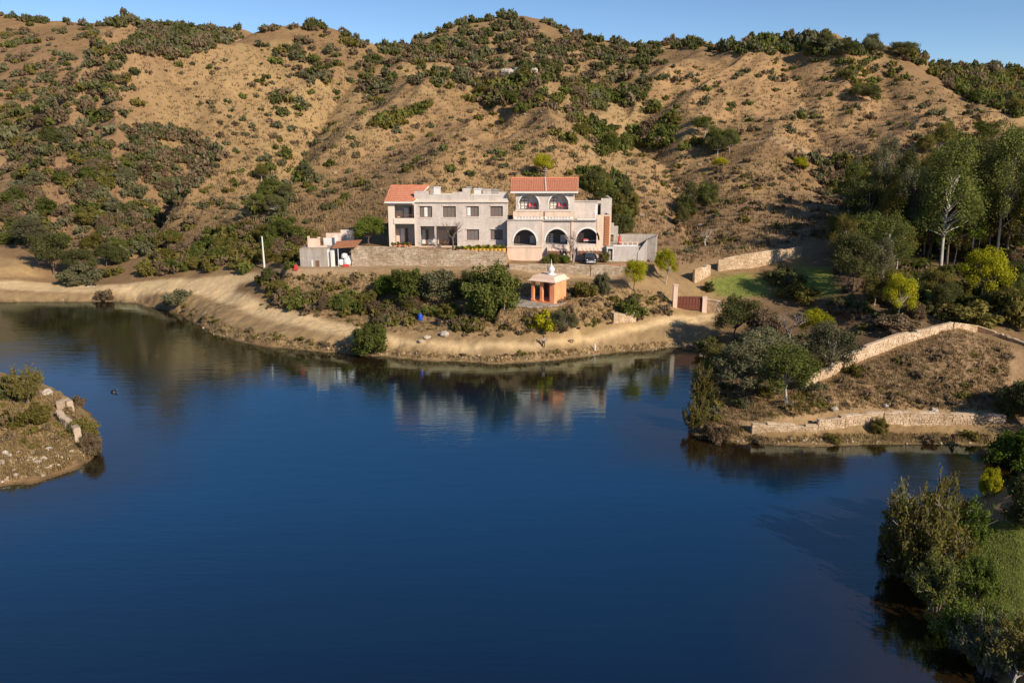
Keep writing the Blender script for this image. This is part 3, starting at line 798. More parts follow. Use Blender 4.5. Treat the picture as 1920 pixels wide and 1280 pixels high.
# left tower with two balconies
ops = [rectop(741, 777.5, 383.5, 409), rectop(740.5, 777.5, 419.5, 461)]
mb = MB(); panel(mb, hx(729), hx(778) - 0.003, hz(470), hz(379), HY - 0.25, HY + 0.1, ops); hp(mb, "tower_front_wall", M['cream'])
mb = MB(); mb.box(hx(729), hx(729) + .3, HY + .1, HY + 6, hz(470), hz(379)); mb.box(hx(729), hx(778), HY + 6, HY + 6.2, hz(470), hz(379)); hp(mb, "tower_wall", M['cream'])
for t0, t1 in ((379.5, 381), (412, 417), (462.3, 464)):
    mb = MB(); mb.box(hx(729) + .3, hx(778), HY + .1, HY + 6, hz(t1), hz(t0)); hp(mb, "balcony_slab", M['concrete'])
mb = MB(); mb.box(hx(729) + .3, hx(778), HY + 2.6, HY + 2.75, hz(463), hz(380)); hp(mb, "balcony_back_wall", M['room'])
mb = MB(); mb.box(hx(739), hx(778.5), HY - 0.34, HY - .253, hz(419.3), hz(409.3)); hp(mb, "balcony_band", M['cream'])
for (pa, pb, t, bt, m_) in [(743, 756, 394, 408, 'peach'), (758.5, 767, 390, 409, 'whitebr'), (768, 772, 388, 409, 'gate'), (742, 748.5, 428, 460, 'peach'), (751, 758, 428, 460, 'whitebr'), (759.5, 764, 428, 460, 'gate')]:
    mb = MB(); Yd = HY + 2.45; mb.box(hx(pa, Yd), hx(pb, Yd), Yd, Yd + .12, hz(bt, Yd), hz(t, Yd)); hp(mb, "door", M[m_])
mb = MB()
for i in range(13):
    q = hx(741) + (hx(777) - hx(741)) * i / 12
    mb.tube([(q, HY - .1, hz(409.2)), (q, HY - .1, hz(402.5))], [.02, .02], 5)
mb.tube([(hx(741), HY - .1, hz(402.5)), (hx(777.5), HY - .1, hz(402.5))], [.035, .035], 6); hp(mb, "railing", M['wood'])

def tiled_roof(xl, xr, xl2, xr2, ye, ze, yr, zr, name, yb=None):
    """front slope eave (ye,ze) to ridge (yr,zr); clay tiles in stepped corrugated rows, back slope mirrored"""
    V, F = [], []
    rows = 9; per = 0.27
    ncol = int((xr - xl) / per) * 6
    for side in (0, 1):
        yy0, yy1 = (ye, yr) if side == 0 else (2 * yr - ye, yr)
        for r_ in range(rows):
            ring = []
            for e in (0, 1):
                t = (r_ + e) / rows
                lift = 0.05 if e == 0 else 0.0
                line = []
                for k in range(ncol + 1):
                    s = k / ncol
                    xa_ = xl + (xl2 - xl) * t; xb_ = xr + (xr2 - xr) * t
                    X_ = xa_ + (xb_ - xa_) * s
                    wv = 0.055 * abs(math.sin(math.pi * X_ / per))
                    V.append((X_, yy0 + (yy1 - yy0) * t, ze + (zr - ze) * t + lift + wv)); line.append(len(V) - 1)
                ring.append(line)
            for k in range(ncol):
                F.append((ring[0][k], ring[0][k + 1], ring[1][k + 1], ring[1][k]))
    m_ = MB(); m_.v = V; m_.f = F
    rf = hp(m_, name, M['tile'])
    q = MB(); q.prism([(xl, ye, ze - .16), (xr, ye, ze - .16), (xr2, yr, zr - .16), (xl2, yr, zr - .16), (xl, ye, ze - .02), (xr, ye, ze - .02), (xr2, yr, zr - .02), (xl2, yr, zr - .02)])
    yb_ = 2 * yr - ye
    q.prism([(xl2, yr, zr - .16), (xr2, yr, zr - .16), (xr, yb_, ze - .16), (xl, yb_, ze - .16), (xl2, yr, zr - .02), (xr2, yr, zr - .02), (xr, yb_, ze - .02), (xl, yb_, ze - .02)])
    hsub(q, "roof_deck", M['white'], rf)
    q = MB(); q.box(xl, xr, ye - .05, ye + .02, ze - .22, ze + .02); hsub(q, "eave_board", M['white'], rf)
    q = MB(); q.tube([(xl2, yr, zr + .05), (xr2, yr, zr + .05)], [.11, .11], 8); hsub(q, "ridge", M['tile'], rf)
    if xl2 > xl:
        q = MB(); i = 0
        q.v = [(xl, ye, ze + .03), (xl2, yr, zr + .04), (xl, yb_, ze + .03)]; q.f = [(2, 1, 0)]
        hsub(q, "hip", M['tile'], rf)
    return rf
ye = HY - 0.85
tiled_roof(hx(722, ye), hx(777.5, ye), hx(735, HY + 3), hx(806, HY + 3), ye, hz(378.5, ye), HY + 3, hz(348.5, HY + 3), "roof")

# central arched blocks
LY = 123.4                               # lower blocks stand forward
zt = hz(413.5, LY)
def ring(o, y0, w_, name_mat, parent=house):
    mb = MB(); cx, r, zb, zs, rz = o[1], o[2], o[3], o[4], o[5]
    n = 28
    for k in range(n):
        a0, a1 = math.pi * k / n, math.pi * (k + 1) / n
        P = []
        for (yy) in (y0 - .05, y0 + .02):
            pass
        def pt(a, e, yy): return (cx + (r + e) * math.cos(a), yy, zs + (rz + e) * math.sin(a))
        mb.prism([pt(a0, 0, y0 - .06), pt(a0, w_, y0 - .06), pt(a0, w_, y0 + .02), pt(a0, 0, y0 + .02), pt(a1, 0, y0 - .06), pt(a1, w_, y0 - .06), pt(a1, w_, y0 + .02), pt(a1, 0, y0 + .02)])
    return hp(mb, "arch_trim", M[name_mat])
def arch_room(o, y0, depth, stuff, lightwall='room'):
    cx, r, zb, zt_ = o[1], o[2] + .25, o[3] - .02, o[4] + o[5] + .25
    mb = MB(); mb.box(cx - r, cx + r, y0 + depth, y0 + depth + .1, zb, zt_)
    mb.box(cx - r - .1, cx - r, y0, y0 + depth, zb, zt_).box(cx + r, cx + r + .1, y0, y0 + depth, zb, zt_)
    hp(mb, "arch_room_wall", M[lightwall])
    mb = MB(); mb.box(cx - r, cx + r, y0, y0 + depth, zt_, zt_ + .1).box(cx - r, cx + r, y0, y0 + depth, zb - .1, zb); hp(mb, "arch_room_slab", M['concrete'])
    for (f0, f1, h, m_) in stuff:
        xa_ = cx - o[2] + 2 * o[2] * f0; xb_ = cx - o[2] + 2 * o[2] * f1; yd = y0 + depth - .12
        dz = (o[4] + o[5] - o[3]) * h
        fr = MB(); fr.box(xa_, xb_, yd, yd + .1, zb, zb + dz)
        d_ = hp(fr, "french_door", M[m_[0]])
        if len(m_) > 1:
            nn = 2 if xb_ - xa_ > .6 else 1
            for i in range(nn):
                for j in range(4):
                    q = MB(); wq = (xb_ - xa_) / nn
                    q.box(xa_ + wq * i + .06, xa_ + wq * (i + 1) - .06, yd - .02, yd + .01, zb + dz * j / 4 + .06, zb + dz * (j + 1) / 4 - .06); hsub(q, "pane", M[m_[1]], d_)

UY = 124.6
a1 = archop(991.5, 18.6, 363.5, 383, 393, UY); a2 = archop(1046.9, 18.2, 363.5, 383, 393, UY)
mb = MB(); panel(mb, hx(967, UY), hx(1076.5, UY), hz(414, UY), hz(360, UY), UY, UY + .35, [a1, a2]); hp(mb, "upper_arch_wall", M['house'])
for o in (a1, a2): ring(o, UY, 0.22, 'white')
arch_room(a1, UY + .35, 1.1, [(0.1, 0.48, 0.72, ('wood', 'whitebr'))], 'white')
arch_room(a2, UY + .35, 1.1, [(0.08, 0.44, 0.72, ('orangewood', 'whitebr'))], 'white')
mb = MB(); mb.box(hx(967, UY), hx(967, UY) + .3, UY + .35, UY + 8, hz(414, UY), hz(360, UY)); mb.box(hx(1076.5, UY) - .3, hx(1076.5, UY), UY + .35, UY + 8, hz(414, UY), hz(360, UY)); mb.box(hx(967, UY), hx(1076.5, UY), UY + 8, UY + 8.3, hz(414, UY), hz(360, UY)); hp(mb, "upper_block_wall", M['house'])
mb = MB(); mb.box(hx(962, UY), hx(1018.5, UY), UY - .5, UY - .38, hz(412, UY), hz(395.5, UY)); mb.box(hx(1021, UY), hx(1073, UY), UY - .5, UY - .38, hz(412, UY), hz(395.5, UY)); hp(mb, "balustrade", M['peach'])
for pa, pb in ((965, 1017), (1022, 1072)):
    mb = MB(); mb.box(hx(pa, UY), hx(pb, UY), UY - .62, UY - .34, hz(395.4, UY), hz(393.6, UY)); hp(mb, "balustrade_cap", M['cream'])
    mb = MB()
    for i in range(9):
        q = hx(pa, UY) + (hx(pb, UY) - hx(pa, UY)) * (i + .5) / 9
        r_ = .42
        mb.prism([(q - r_ * .5, UY - .58, hz(412, UY)), (q + r_ * .5, UY - .58, hz(412, UY)), (q + r_ * .5, UY - .5, hz(412, UY)), (q - r_ * .5, UY - .5, hz(412, UY)), (q - r_, UY - .54, hz(406, UY)), (q + r_, UY - .54, hz(406, UY)), (q + r_, UY - .5, hz(406, UY)), (q - r_, UY - .5, hz(406, UY))])
    hp(mb, "carved_relief", M['white'])
ye = UY - .7
tiled_roof(hx(957, ye), hx(1083, ye), hx(957.5, UY + 3.6), hx(1083.5, UY + 3.6), ye, hz(359.5, ye), UY + 3.6, hz(334, UY + 3.6), "roof")
mb = MB()
y0_, y1_ = ye, UY + 3.6
mb.prism([(hx(1022.3, ye), y0_, hz(359.5, ye) + .08), (hx(1024.3, ye), y0_, hz(359.5, ye) + .08), (hx(1024.3, ye), y1_, hz(334, y1_) + .08), (hx(1022.3, ye), y1_, hz(334, y1_) + .08), (hx(1022.3, ye), y0_, hz(359.5, ye) + .2), (hx(1024.3, ye), y0_, hz(359.5, ye) + .2), (hx(1024.3, ye), y1_, hz(334, y1_) + .2), (hx(1022.3, ye), y1_, hz(334, y1_) + .2)]); hp(mb, "verge", M['peach'])
mb = MB(); mb.v = [(hx(1076.5, UY), UY, hz(360, UY)), (hx(1076.5, UY), UY + 8.3, hz(360, UY)), (hx(1076.5, UY), UY + 3.9, hz(336, UY + 3.9)), (hx(967, UY), UY, hz(360, UY)), (hx(967, UY), UY + 8.3, hz(360, UY)), (hx(967, UY), UY + 3.9, hz(336, UY + 3.9))]; mb.f = [(0, 1, 2), (5, 4, 3)]; hp(mb, "gable", M['house'])

b1 = archop(984.5, 21.2, 430.5, 453, 460.5, LY - .3); b2 = archop(1044, 20.7, 429.5, 452, 458.5, LY); b3 = archop(1101.5, 20.3, 428.5, 450, 457.5, LY)
mb = MB(); panel(mb, hx(951, LY), hx(1017, LY), hz(462, LY), hz(413.5, LY), LY - .3, LY + .1, [b1]); hp(mb, "arch_wall", M['house'])
mb = MB(); panel(mb, hx(951, LY), hx(1017, LY), hz(497, LY), hz(462, LY) - .003, LY - .36, LY + .1, []); mb.box(hx(950, LY), hx(1017.5, LY), LY - .45, LY - .30, hz(463.5, LY), hz(461, LY)); hp(mb, "plinth_wall", M['peach'])
mb = MB(); panel(mb, hx(1018, LY), hx(1073, LY), hz(497, LY), hz(413.5, LY), LY, LY + .35, [b2]); hp(mb, "arch_wall", M['house'])
mb = MB(); panel(mb, hx(1073, LY) + .003, hx(1119, LY), hz(497, LY), hz(413.5, LY), LY - .04, LY + .35, [b3]); hp(mb, "arch_wall", M['house'])
for o, yy in ((b1, LY - .3), (b2, LY), (b3, LY - .04)): ring(o, yy, 0.26, 'white')
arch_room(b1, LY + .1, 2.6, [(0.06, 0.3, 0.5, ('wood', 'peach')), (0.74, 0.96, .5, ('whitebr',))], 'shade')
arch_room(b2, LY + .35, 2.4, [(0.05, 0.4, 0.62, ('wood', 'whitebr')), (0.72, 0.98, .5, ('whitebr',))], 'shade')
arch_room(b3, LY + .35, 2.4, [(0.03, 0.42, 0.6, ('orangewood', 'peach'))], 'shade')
mb = MB(); mb.box(hx(951, LY), hx(1119, LY), LY + .35, LY + 8, zt - .02, zt + .0); mb.box(hx(950, LY), hx(1119, LY), LY - .4, LY + .35, zt + 0.003, zt + .12); hp(mb, "terrace_slab", M['concrete'])
for pa in (1017.5, 1073):
    mb = MB(); mb.box(hx(pa, LY) - .16, hx(pa, LY) + .16, LY - .12, LY - .043, hz(497, LY), zt + .3); hp(mb, "pilaster", M['peach'])
mb = MB(); mb.box(hx(951, LY), hx(951, LY) + .3, LY + .1, HY, hz(497, LY), zt); mb.box(hx(951, LY) + .0, hx(951, LY) + .3, LY + .36, LY + 8, hz(497, LY), zt - .03); hp(mb, "side_wall", M['house'])
# tiled canopies under the arches
for pa, pb in ((1026, 1069), (1083, 1129)):
    xa, xb = hx(pa, LY), hx(pb, LY); n = 14
    V_, F_ = [], []
    for k in range(n * 6 + 1):
        s = k / (n * 6); wv = .09 * abs(math.sin(math.pi * s * n / 2.2)); xx = xa + (xb - xa) * s
        V_ += [(xx, LY - .05, hz(463, LY) + wv * .4), (xx, LY - 1.0, hz(470, LY - 1) + wv), (xx, LY - 1.0, hz(470, LY - 1) + wv - .1)]
    for k in range(n * 6):
        i = 3 * k; F_ += [(i, i + 1, i + 4, i + 3), (i + 1, i + 2, i + 5, i + 4)]
    mb = MB(); mb.v, mb.f = V_, F_; mb.f = [tuple(reversed(f)) for f in mb.f]; cn = hp(mb, "canopy", M['peach'])
    q = MB(); ns = 6
    for i in range(ns * 6):
        s0, s1 = i / (ns * 6), (i + 1) / (ns * 6)
        f_ = lambda t: .22 + .38 * abs(math.cos(math.pi * t * ns))
        x0_, x1_ = xa + (xb - xa) * s0, xa + (xb - xa) * s1; zt_ = hz(470, LY - 1) - .1
        q.prism([(x0_, LY - .98, zt_ - f_(s0)), (x1_, LY - .98, zt_ - f_(s1)), (x1_, LY - .9, zt_ - f_(s1)), (x0_, LY - .9, zt_ - f_(s0)), (x0_, LY - .98, zt_), (x1_, LY - .98, zt_), (x1_, LY - .9, zt_), (x0_, LY - .9, zt_)])
    hsub(q, "fringe", M['wood'], cn)
    for i in range(5):
        xx = xa + (xb - xa) * (i + .5) / 5
        q = MB(); q.tube([(xx, LY - .1, hz(472, LY)), (xx, LY - .85, hz(469.5, LY - 1))], [.045, .045], 5); hsub(q, "bracket", M['wood'], cn)
# right wing: terrace, back wall and tall end wall
TY = 127.0
mb = MB(); panel(mb, hx(1076, TY), hx(1130, TY), hz(414, TY), hz(376, TY), TY, TY + .3, [rectop(1115.5, 1125.5, 381.5, 412, TY)]); hp(mb, "terrace_back_wall", M['house'])
mb = MB(); mb.box(hx(1076, TY), hx(1119, TY), TY - .1, TY - .003, hz(378.8, TY), hz(376.8, TY)); hp(mb, "wall_cap", M['concrete'])
mb = MB(); mb.box(hx(1115.6, TY), hx(1120, TY), TY + .1, TY + .16, hz(412, TY), hz(381.5, TY)); hp(mb, "door", M['whitebr'])
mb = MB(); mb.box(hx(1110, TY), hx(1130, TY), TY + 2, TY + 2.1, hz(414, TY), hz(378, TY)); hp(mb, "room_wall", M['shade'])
mb = MB(); mb.box(hx(1119, LY) + .003, hx(1145, LY), LY - .1, LY + .3, hz(497, LY), hz(403, LY)); hp(mb, "end_wall", M['peach'])
mb = MB(); mb.box(hx(1126, TY) + .01, hx(1146, TY), TY - .02, TY + .3, hz(425, TY), hz(372, TY)); mb.box(hx(1145, LY) - .3, hx(1145, LY) - .002, LY + .3, TY - .02, hz(480, LY), hz(403, LY)); mb.box(hx(1146, TY) - .3, hx(1146, TY) - .003, TY + .3, TY + 6, hz(460, TY), hz(372, TY)); hp(mb, "end_tower_wall", M['house'])
mb = MB(); mb.box(hx(1082, LY), hx(1119, LY), LY - .02, LY + .18, zt + .12, zt + .3); hp(mb, "terrace_kerb", M['white'])
mb = MB(); mb.box(hx(1133, LY), hx(1142.5, LY), LY - .2, LY - .103, hz(460, LY), hz(405, LY)); sh = hp(mb, "shutter", M['orangewood'])
for i in range(16):
    q = MB(); z_ = hz(459, LY) + (hz(406, LY) - hz(459, LY)) * i / 16
    q.prism([(hx(1134, LY), LY - .26, z_), (hx(1141.5, LY), LY - .26, z_), (hx(1141.5, LY), LY - .203, z_ + .1), (hx(1134, LY), LY - .203, z_ + .1), (hx(1134, LY), LY - .26, z_ + .03), (hx(1141.5, LY), LY - .26, z_ + .03), (hx(1141.5, LY), LY - .203, z_ + .13), (hx(1134, LY), LY - .203, z_ + .13)]); hsub(q, "slat", M['orangewood'], sh)

# annex with roof terrace right of the house
AY = 122.2
annex = empty("annex", (hx(1190, AY), AY + 2, CZ_), "low pale annex with roof terrace, stair wall and framed doorway right of the house", "annex")
def ap(mb, name, mat, parent=annex):
    off = Vector(annex.location)
    mb.v = [(p[0] - off.x, p[1] - off.y, p[2] - off.z) for p in mb.v]
    return mb.build(name, mat, parent)
az = lambda py, Y=AY: W(960, py, Y).z
ax = lambda px, Y=AY: W(px, 460, Y).x
mb = MB(); panel(mb, ax(1137), ax(1198), az(499), az(462), AY, AY + .3, [('r', ax(1139.5), ax(1149), az(488), az(467))]); ap(mb, "front_wall", M['greyplaster'])
mb = MB(); mb.box(ax(1138.2), ax(1139.5), AY - .08, AY + .02, az(488), az(466)).box(ax(1149), ax(1150.3), AY - .08, AY + .02, az(488), az(466)).box(ax(1138.2), ax(1150.3), AY - .08, AY + .02, az(466) + .003, az(464.7)); ap(mb, "door_frame", M['whitebr'])
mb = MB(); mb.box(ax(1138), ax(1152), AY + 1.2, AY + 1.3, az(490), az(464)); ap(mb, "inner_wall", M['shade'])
mb = MB(); mb.box(ax(1142), ax(1148), AY + .2, AY + .26, az(488), az(471)); ap(mb, "door", M['concrete'])
mb = MB(); mb.box(ax(1137), ax(1204), AY + .3, AY + 5.5, az(462) - .2, az(462)); ap(mb, "terrace_floor", M['concrete'])
mb = MB(); mb.prism([(ax(1196), AY - .1, az(497)), (ax(1213), AY - .1, az(497)), (ax(1213), AY + .2, az(497)), (ax(1196), AY + .2, az(497)), (ax(1196), AY - .1, az(473)), (ax(1213), AY - .1, az(449)), (ax(1213), AY + .2, az(449)), (ax(1196), AY + .2, az(473))]); ap(mb, "stair_wall", M['greyplaster'])
mb = MB(); BY = AY + 5.6
mb.box(ax(1150, BY), ax(1232, BY), BY, BY + .25, CZ_ - .5, az(439, BY)); mb.box(ax(1144, BY), ax(1158, BY), BY - .003, BY + .3, az(440, BY), az(424, BY)); mb.box(ax(1144, BY), ax(1150, BY), BY - .006, BY + .3, az(424, BY), az(418, BY))
ap(mb, "back_wall", M['concrete'])
mb = MB(); xe = ax(1232, BY)
mb.prism([(ax(1211), AY + .2, CZ_ - .8), (ax(1228), AY - .2, CZ_ - .8), (xe, BY, CZ_ - .8), (xe - .3, BY, CZ_ - .8), (ax(1213.5), AY + .2, az(450)), (ax(1229), AY - .2, az(444)), (xe, BY, az(439, BY)), (xe - .3, BY, az(439, BY))]); ap(mb, "side_wall", M['concrete'])
mb = MB(); mb.box(ax(1150), ax(1196), AY - .004, AY + .16, az(462) + .003, az(459.5)); ap(mb, "terrace_kerb", M['whitebr'])
for i in range(4):
    mb = MB(); xx = ax(1168 + 9 * i); mb.box(xx - .1, xx + .1, AY + .02, AY + .14, az(459.5), az(455)); ap(mb, "balustrade_post", M['peach'])
mb = MB(); mb.box(ax(1160), ax(1197), AY + .04, AY + .12, az(455), az(453.6)); ap(mb, "balustrade_rail", M['peach'])

# ------------------------------------------------------------------ masonry walls
def stone_wall(pts, label, thick=0.45, sw=0.42, sh=0.21, name="stone_wall", mat='rubble', group=None, cat="wall", coping=True):
    """pts: list of (x, y, zbase, ztop)"""
    o0 = Vector((sum(p[0] for p in pts) / len(pts), sum(p[1] for p in pts) / len(pts), min(p[2] for p in pts)))
    root = empty(name, o0, label, cat, group)
    core, st, cp = MB(), MB(), MB()
    for (xa, ya, ba, ta), (xb, yb, bb_, tb) in zip(pts, pts[1:]):
        d = Vector((xb - xa, yb - ya, 0)); L = d.length
        if L < 0.05: continue
        u = d / L; n = Vector((u.y, -u.x, 0))           # faces the camera when running left to right
        h = thick / 2 - .06
        P = lambda s, o, z: (xa + u.x * s + n.x * o - o0.x, ya + u.y * s + n.y * o - o0.y, z - o0.z)
        core.prism([P(0, h, ba), P(L, h, bb_), P(L, -h, bb_), P(0, -h, ba), P(0, h, ta), P(L, h, tb), P(L, -h, tb), P(0, -h, ta)])
        z0 = min(ba, bb_); row = 0
        while z0 < max(ta, tb):
            hh = sh * random.uniform(.8, 1.25); s = -random.random() * sw * .6
            while s < L:
                w_ = sw * random.uniform(.55, 1.5); s0, s1 = max(0, s), min(L, s + w_)
                sm = (s0 + s1) / 2 / L
                zb_, zt__ = ba + (bb_ - ba) * sm, ta + (tb - ta) * sm
                if s1 - s0 > .12 and z0 + hh * .6 < zt__ and z0 + hh > zb_:
                    for side in (1, -1):
                        e = random.uniform(-.01, .05); g = .022
                        zz1 = min(z0 + hh - g, zt__ + random.uniform(-.02, .05))
                        j = lambda: random.uniform(-.03, .03)
                        oa, ob = side * (h - .04), side * (h + .03 + e)
                        q = [P(s0 + g, oa, z0), P(s1 - g, oa, z0), P(s1 - g + j() * .6, ob, z0 + .02), P(s0 + g + j() * .6, ob + j() * .5, z0 + .02), P(s0 + g, oa, zz1), P(s1 - g, oa, zz1), P(s1 - g + j() * .6, ob + j() * .5, zz1 + j() * .5), P(s0 + g + j() * .6, ob, zz1 + j() * .5)]
                        st.prism(q if side < 0 else [q[1], q[0], q[3], q[2], q[5], q[4], q[7], q[6]])
                s += w_
            z0 += hh
        if coping:
            s = 0
            while s < L - .05:
                w_ = min(L - s, random.uniform(.4, 1.0)); sa, sb = s / L, (s + w_) / L
                if random.random() < .18: s += w_; continue
                za, zb2 = ta + (tb - ta) * sa + random.uniform(.0, .04), ta + (tb - ta) * sb + random.uniform(0, .04)
                cp.prism([P(s + .01, h + .09, za), P(s + w_ - .01, h + .09, zb2), P(s + w_ - .01, -h - .09, zb2), P(s + .01, -h - .09, za), P(s + .01, h + .08, za + .12), P(s + w_ - .01, h + .08, zb2 + .12), P(s + w_ - .01, -h - .08, zb2 + .12), P(s + .01, -h - .08, za + .12)])
                s += w_
    core.build("wall_core", M['stonecore'], root)
    so = st.build("stonework", M[mat], root); so["kind"] = "stuff"
    if coping: co = cp.build("coping", M[mat], root); co["kind"] = "stuff"
    return root

def wall_px(rows, **k):
    """rows: (px, py_top, py_base) with the foot on the ground or at a given distance"""
    pts = []
    for r_ in rows:
        if len(r_) == 4: g = W(r_[0], r_[2], r_[3])
        else: g = ground(r_[0], r_[2])
        t = W(r_[0], r_[1], g.y)
        pts.append((g.x, g.y, min(gz(g.x, g.y), g.z) - .5, t.z))
    return stone_wall(pts, **k)

wall_px([(660, 463, 500, 121.1), (700, 464, 500, 121.1), (760, 464.5, 500, 121.1), (790, 468, 500, 121.1), (850, 470, 500, 121.1), (950, 473, 500, 121.1)], label="tan stone retaining wall under the left half of the house", name="retaining_wall", mat='drystone', sw=.45, sh=.24)
wall_px([(1408, 793, 816, 70.3), (1530, 799, 820, 70.3)], sw=.32, sh=.17, label="low left section of the pale stone wall at the water's edge on the right peninsula", group="lakeside wall sections")
wall_px([(1530, 788, 821, 70.6), (1580, 780, 816, 71.0), (1626, 775, 812, 71.4), (1650, 773, 811, 71.6)], sw=.32, sh=.17, label="middle section of the pale lakeside stone wall, rising from the step", group="lakeside wall sections")
wall_px([(1652, 774, 812, 71.9), (1700, 773, 812, 71.9), (1780, 776, 812, 71.6), (1880, 780, 812, 71.2)], sw=.32, sh=.17, label="long right section of the pale lakeside stone wall below the mound", group="lakeside wall sections")
wall_px([(1507, 715, 734), (1540, 695, 712), (1577, 678, 694)], label="short lower piece of the stone wall climbing the right mound", name="boundary_wall", thick=.4)
wall_px([(1581, 672, 690), (1620, 650, 672), (1680, 628, 648), (1740, 617, 630), (1783, 606, 616)], label="long pale stone wall climbing to the top of the right mound", name="boundary_wall", thick=.4)
wall_px([(1785, 606, 616), (1830, 612, 620), (1880, 628, 634), (1940, 652, 660)], label="stone wall running down the far right side of the mound", name="boundary_wall", thick=.4)
wall_px([(1300, 507, 530), (1330, 497, 516)], label="broken left end of the tan wall above the green lawn", name="field_wall", thick=.4)
wall_px([(1345, 488, 508), (1400, 477, 503), (1450, 470, 492), (1502, 464, 480)], label="long tan stone wall above the green lawn right of the gate", name="field_wall", thick=.4)
wall_px([(1027, 497, 524, 118.3), (1066, 497.5, 524, 118.3), (1106, 498, 526, 118.3)], label="tan retaining wall of the car court behind the orange shrine", name="retaining_wall", mat='drystone', sw=.45, sh=.24)
wall_px([(1106.5, 499, 540, 118.2), (1140, 499, 548, 118.2), (1176, 499, 548, 118.2)], label="tall right part of the tan retaining wall below the annex court", name="retaining_wall", mat='drystone', sw=.45, sh=.24)
wall_px([(1148, 588, 600), (1190, 587, 600)], label="short stone ledge above the road right of the shrine", name="stone_ledge", thick=.8)
wall_px([(955, 497, 515, 118.3), (1026, 497, 518, 118.3)], label="low grey wall below the blank peach plinth", name="yard_wall", mat='drystone')
# ruined wall on the left peninsula
def ruin(rows, label):
    pts = []
    for px, pt, pb in rows:
        g = ground(px, pb); t = W(px, pt, g.y); pts.append((g.x, g.y, g.z - .4, t.z))
    return stone_wall(pts, label, thick=.6, sw=.4, sh=.22, name="ruined_wall", coping=False, mat="drystone")
ruin([(112, 752, 768), (126, 746, 764), (134, 752, 772)], "upper broken piece of pale stone wall on the left point")
ruin([(112, 768, 786), (120, 780, 796), (138, 792, 812), (148, 802, 830)], "zigzag ruined stone wall near the tip of the left point")

# ------------------------------------------------------------------ outbuilding on the left
OY = 120.4
out = empty("outbuilding", (ax(600, OY), OY + 2, LZ), "small grey block outbuilding with peach parapet and open rusty lean-to left of the house", "shed")
def op(mb, name, mat, parent=out):
    off = Vector(out.location)
    mb.v = [(p[0] - off.x, p[1] - off.y, p[2] - off.z) for p in mb.v]
    return mb.build(name, mat, parent)
mb = MB(); mb.box(ax(561, OY), ax(612, OY), OY, OY + 4.2, LZ - .4, az(467, OY)); op(mb, "wall", M['concrete'])
mb = MB(); mb.box(ax(561, OY), ax(612, OY), OY - .05, OY + .2, az(467, OY) + .003, az(465.8, OY)); op(mb, "wall_cap", M['stone'])
mb = MB(); Yq = OY + 2.2
mb.box(ax(577, Yq), ax(600, Yq), Yq, Yq + .25, az(467, Yq) - .3, az(447, Yq)).box(ax(577, Yq), ax(581, Yq), Yq - .05, Yq + .3, az(447, Yq), az(443, Yq)).box(ax(596, Yq), ax(600.5, Yq), Yq - .05, Yq + .3, az(447, Yq), az(444.5, Yq)).box(ax(600, Yq) + .003, ax(613, Yq), Yq + .01, Yq + .25, az(467, Yq) - .3, az(461, Yq)); op(mb, "parapet", M['peach'])
mb = MB(); mb.box(ax(582, OY), ax(585, OY), OY - .06, OY - .003, LZ, az(487, OY)); op(mb, "door", M['whitebr'])
mb = MB(); mb.box(ax(590, OY), ax(597, OY), OY - .05, OY - .003, LZ, az(488.5, OY)); op(mb, "window", M['wood'])
mb = MB(); mb.box(ax(612, OY) + .003, ax(625, OY), OY + .3, OY + .55, LZ - .3, az(468, OY)); mb.box(ax(619, OY), ax(623, OY), OY - .1, OY + .298, LZ - .3, az(470, OY)); op(mb, "side_wall", M['white'])
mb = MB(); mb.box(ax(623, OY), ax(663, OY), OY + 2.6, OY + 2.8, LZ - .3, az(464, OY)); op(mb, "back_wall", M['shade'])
mb = MB()
mb.prism([(ax(622, OY), OY - .2, az(465.6, OY)), (ax(668, OY), OY - .2, az(462.8, OY)), (ax(672, OY), OY + 3, az(455, OY)), (ax(624, OY), OY + 3, az(458, OY)), (ax(622, OY), OY - .2, az(464.6, OY)), (ax(668, OY), OY - .2, az(461.4, OY)), (ax(672, OY), OY + 3, az(454.2, OY)), (ax(624, OY), OY + 3, az(457, OY))]); op(mb, "lean_to_roof", M['rust'])
mb = MB(); mb.tube([(ax(633, OY), OY, LZ), (ax(633, OY), OY, az(465, OY))], [.06, .06], 6); op(mb, "post", M['whitebr'])
for (pa, pb, t, bt, Yq, m_) in [(612, 640, 437, 456, OY + 6, 'peach'), (607, 636, 446, 456, OY + 5, 'white'), (640, 664, 431, 458, OY + 7.5, 'cream'), (628, 634, 440, 452, OY + 4.4, 'white')]:
    mb = MB(); mb.box(ax(pa, Yq), ax(pb, Yq), Yq, Yq + .3, LZ - .3, az(t, Yq)); op(mb, "terrace_wall", M[m_])
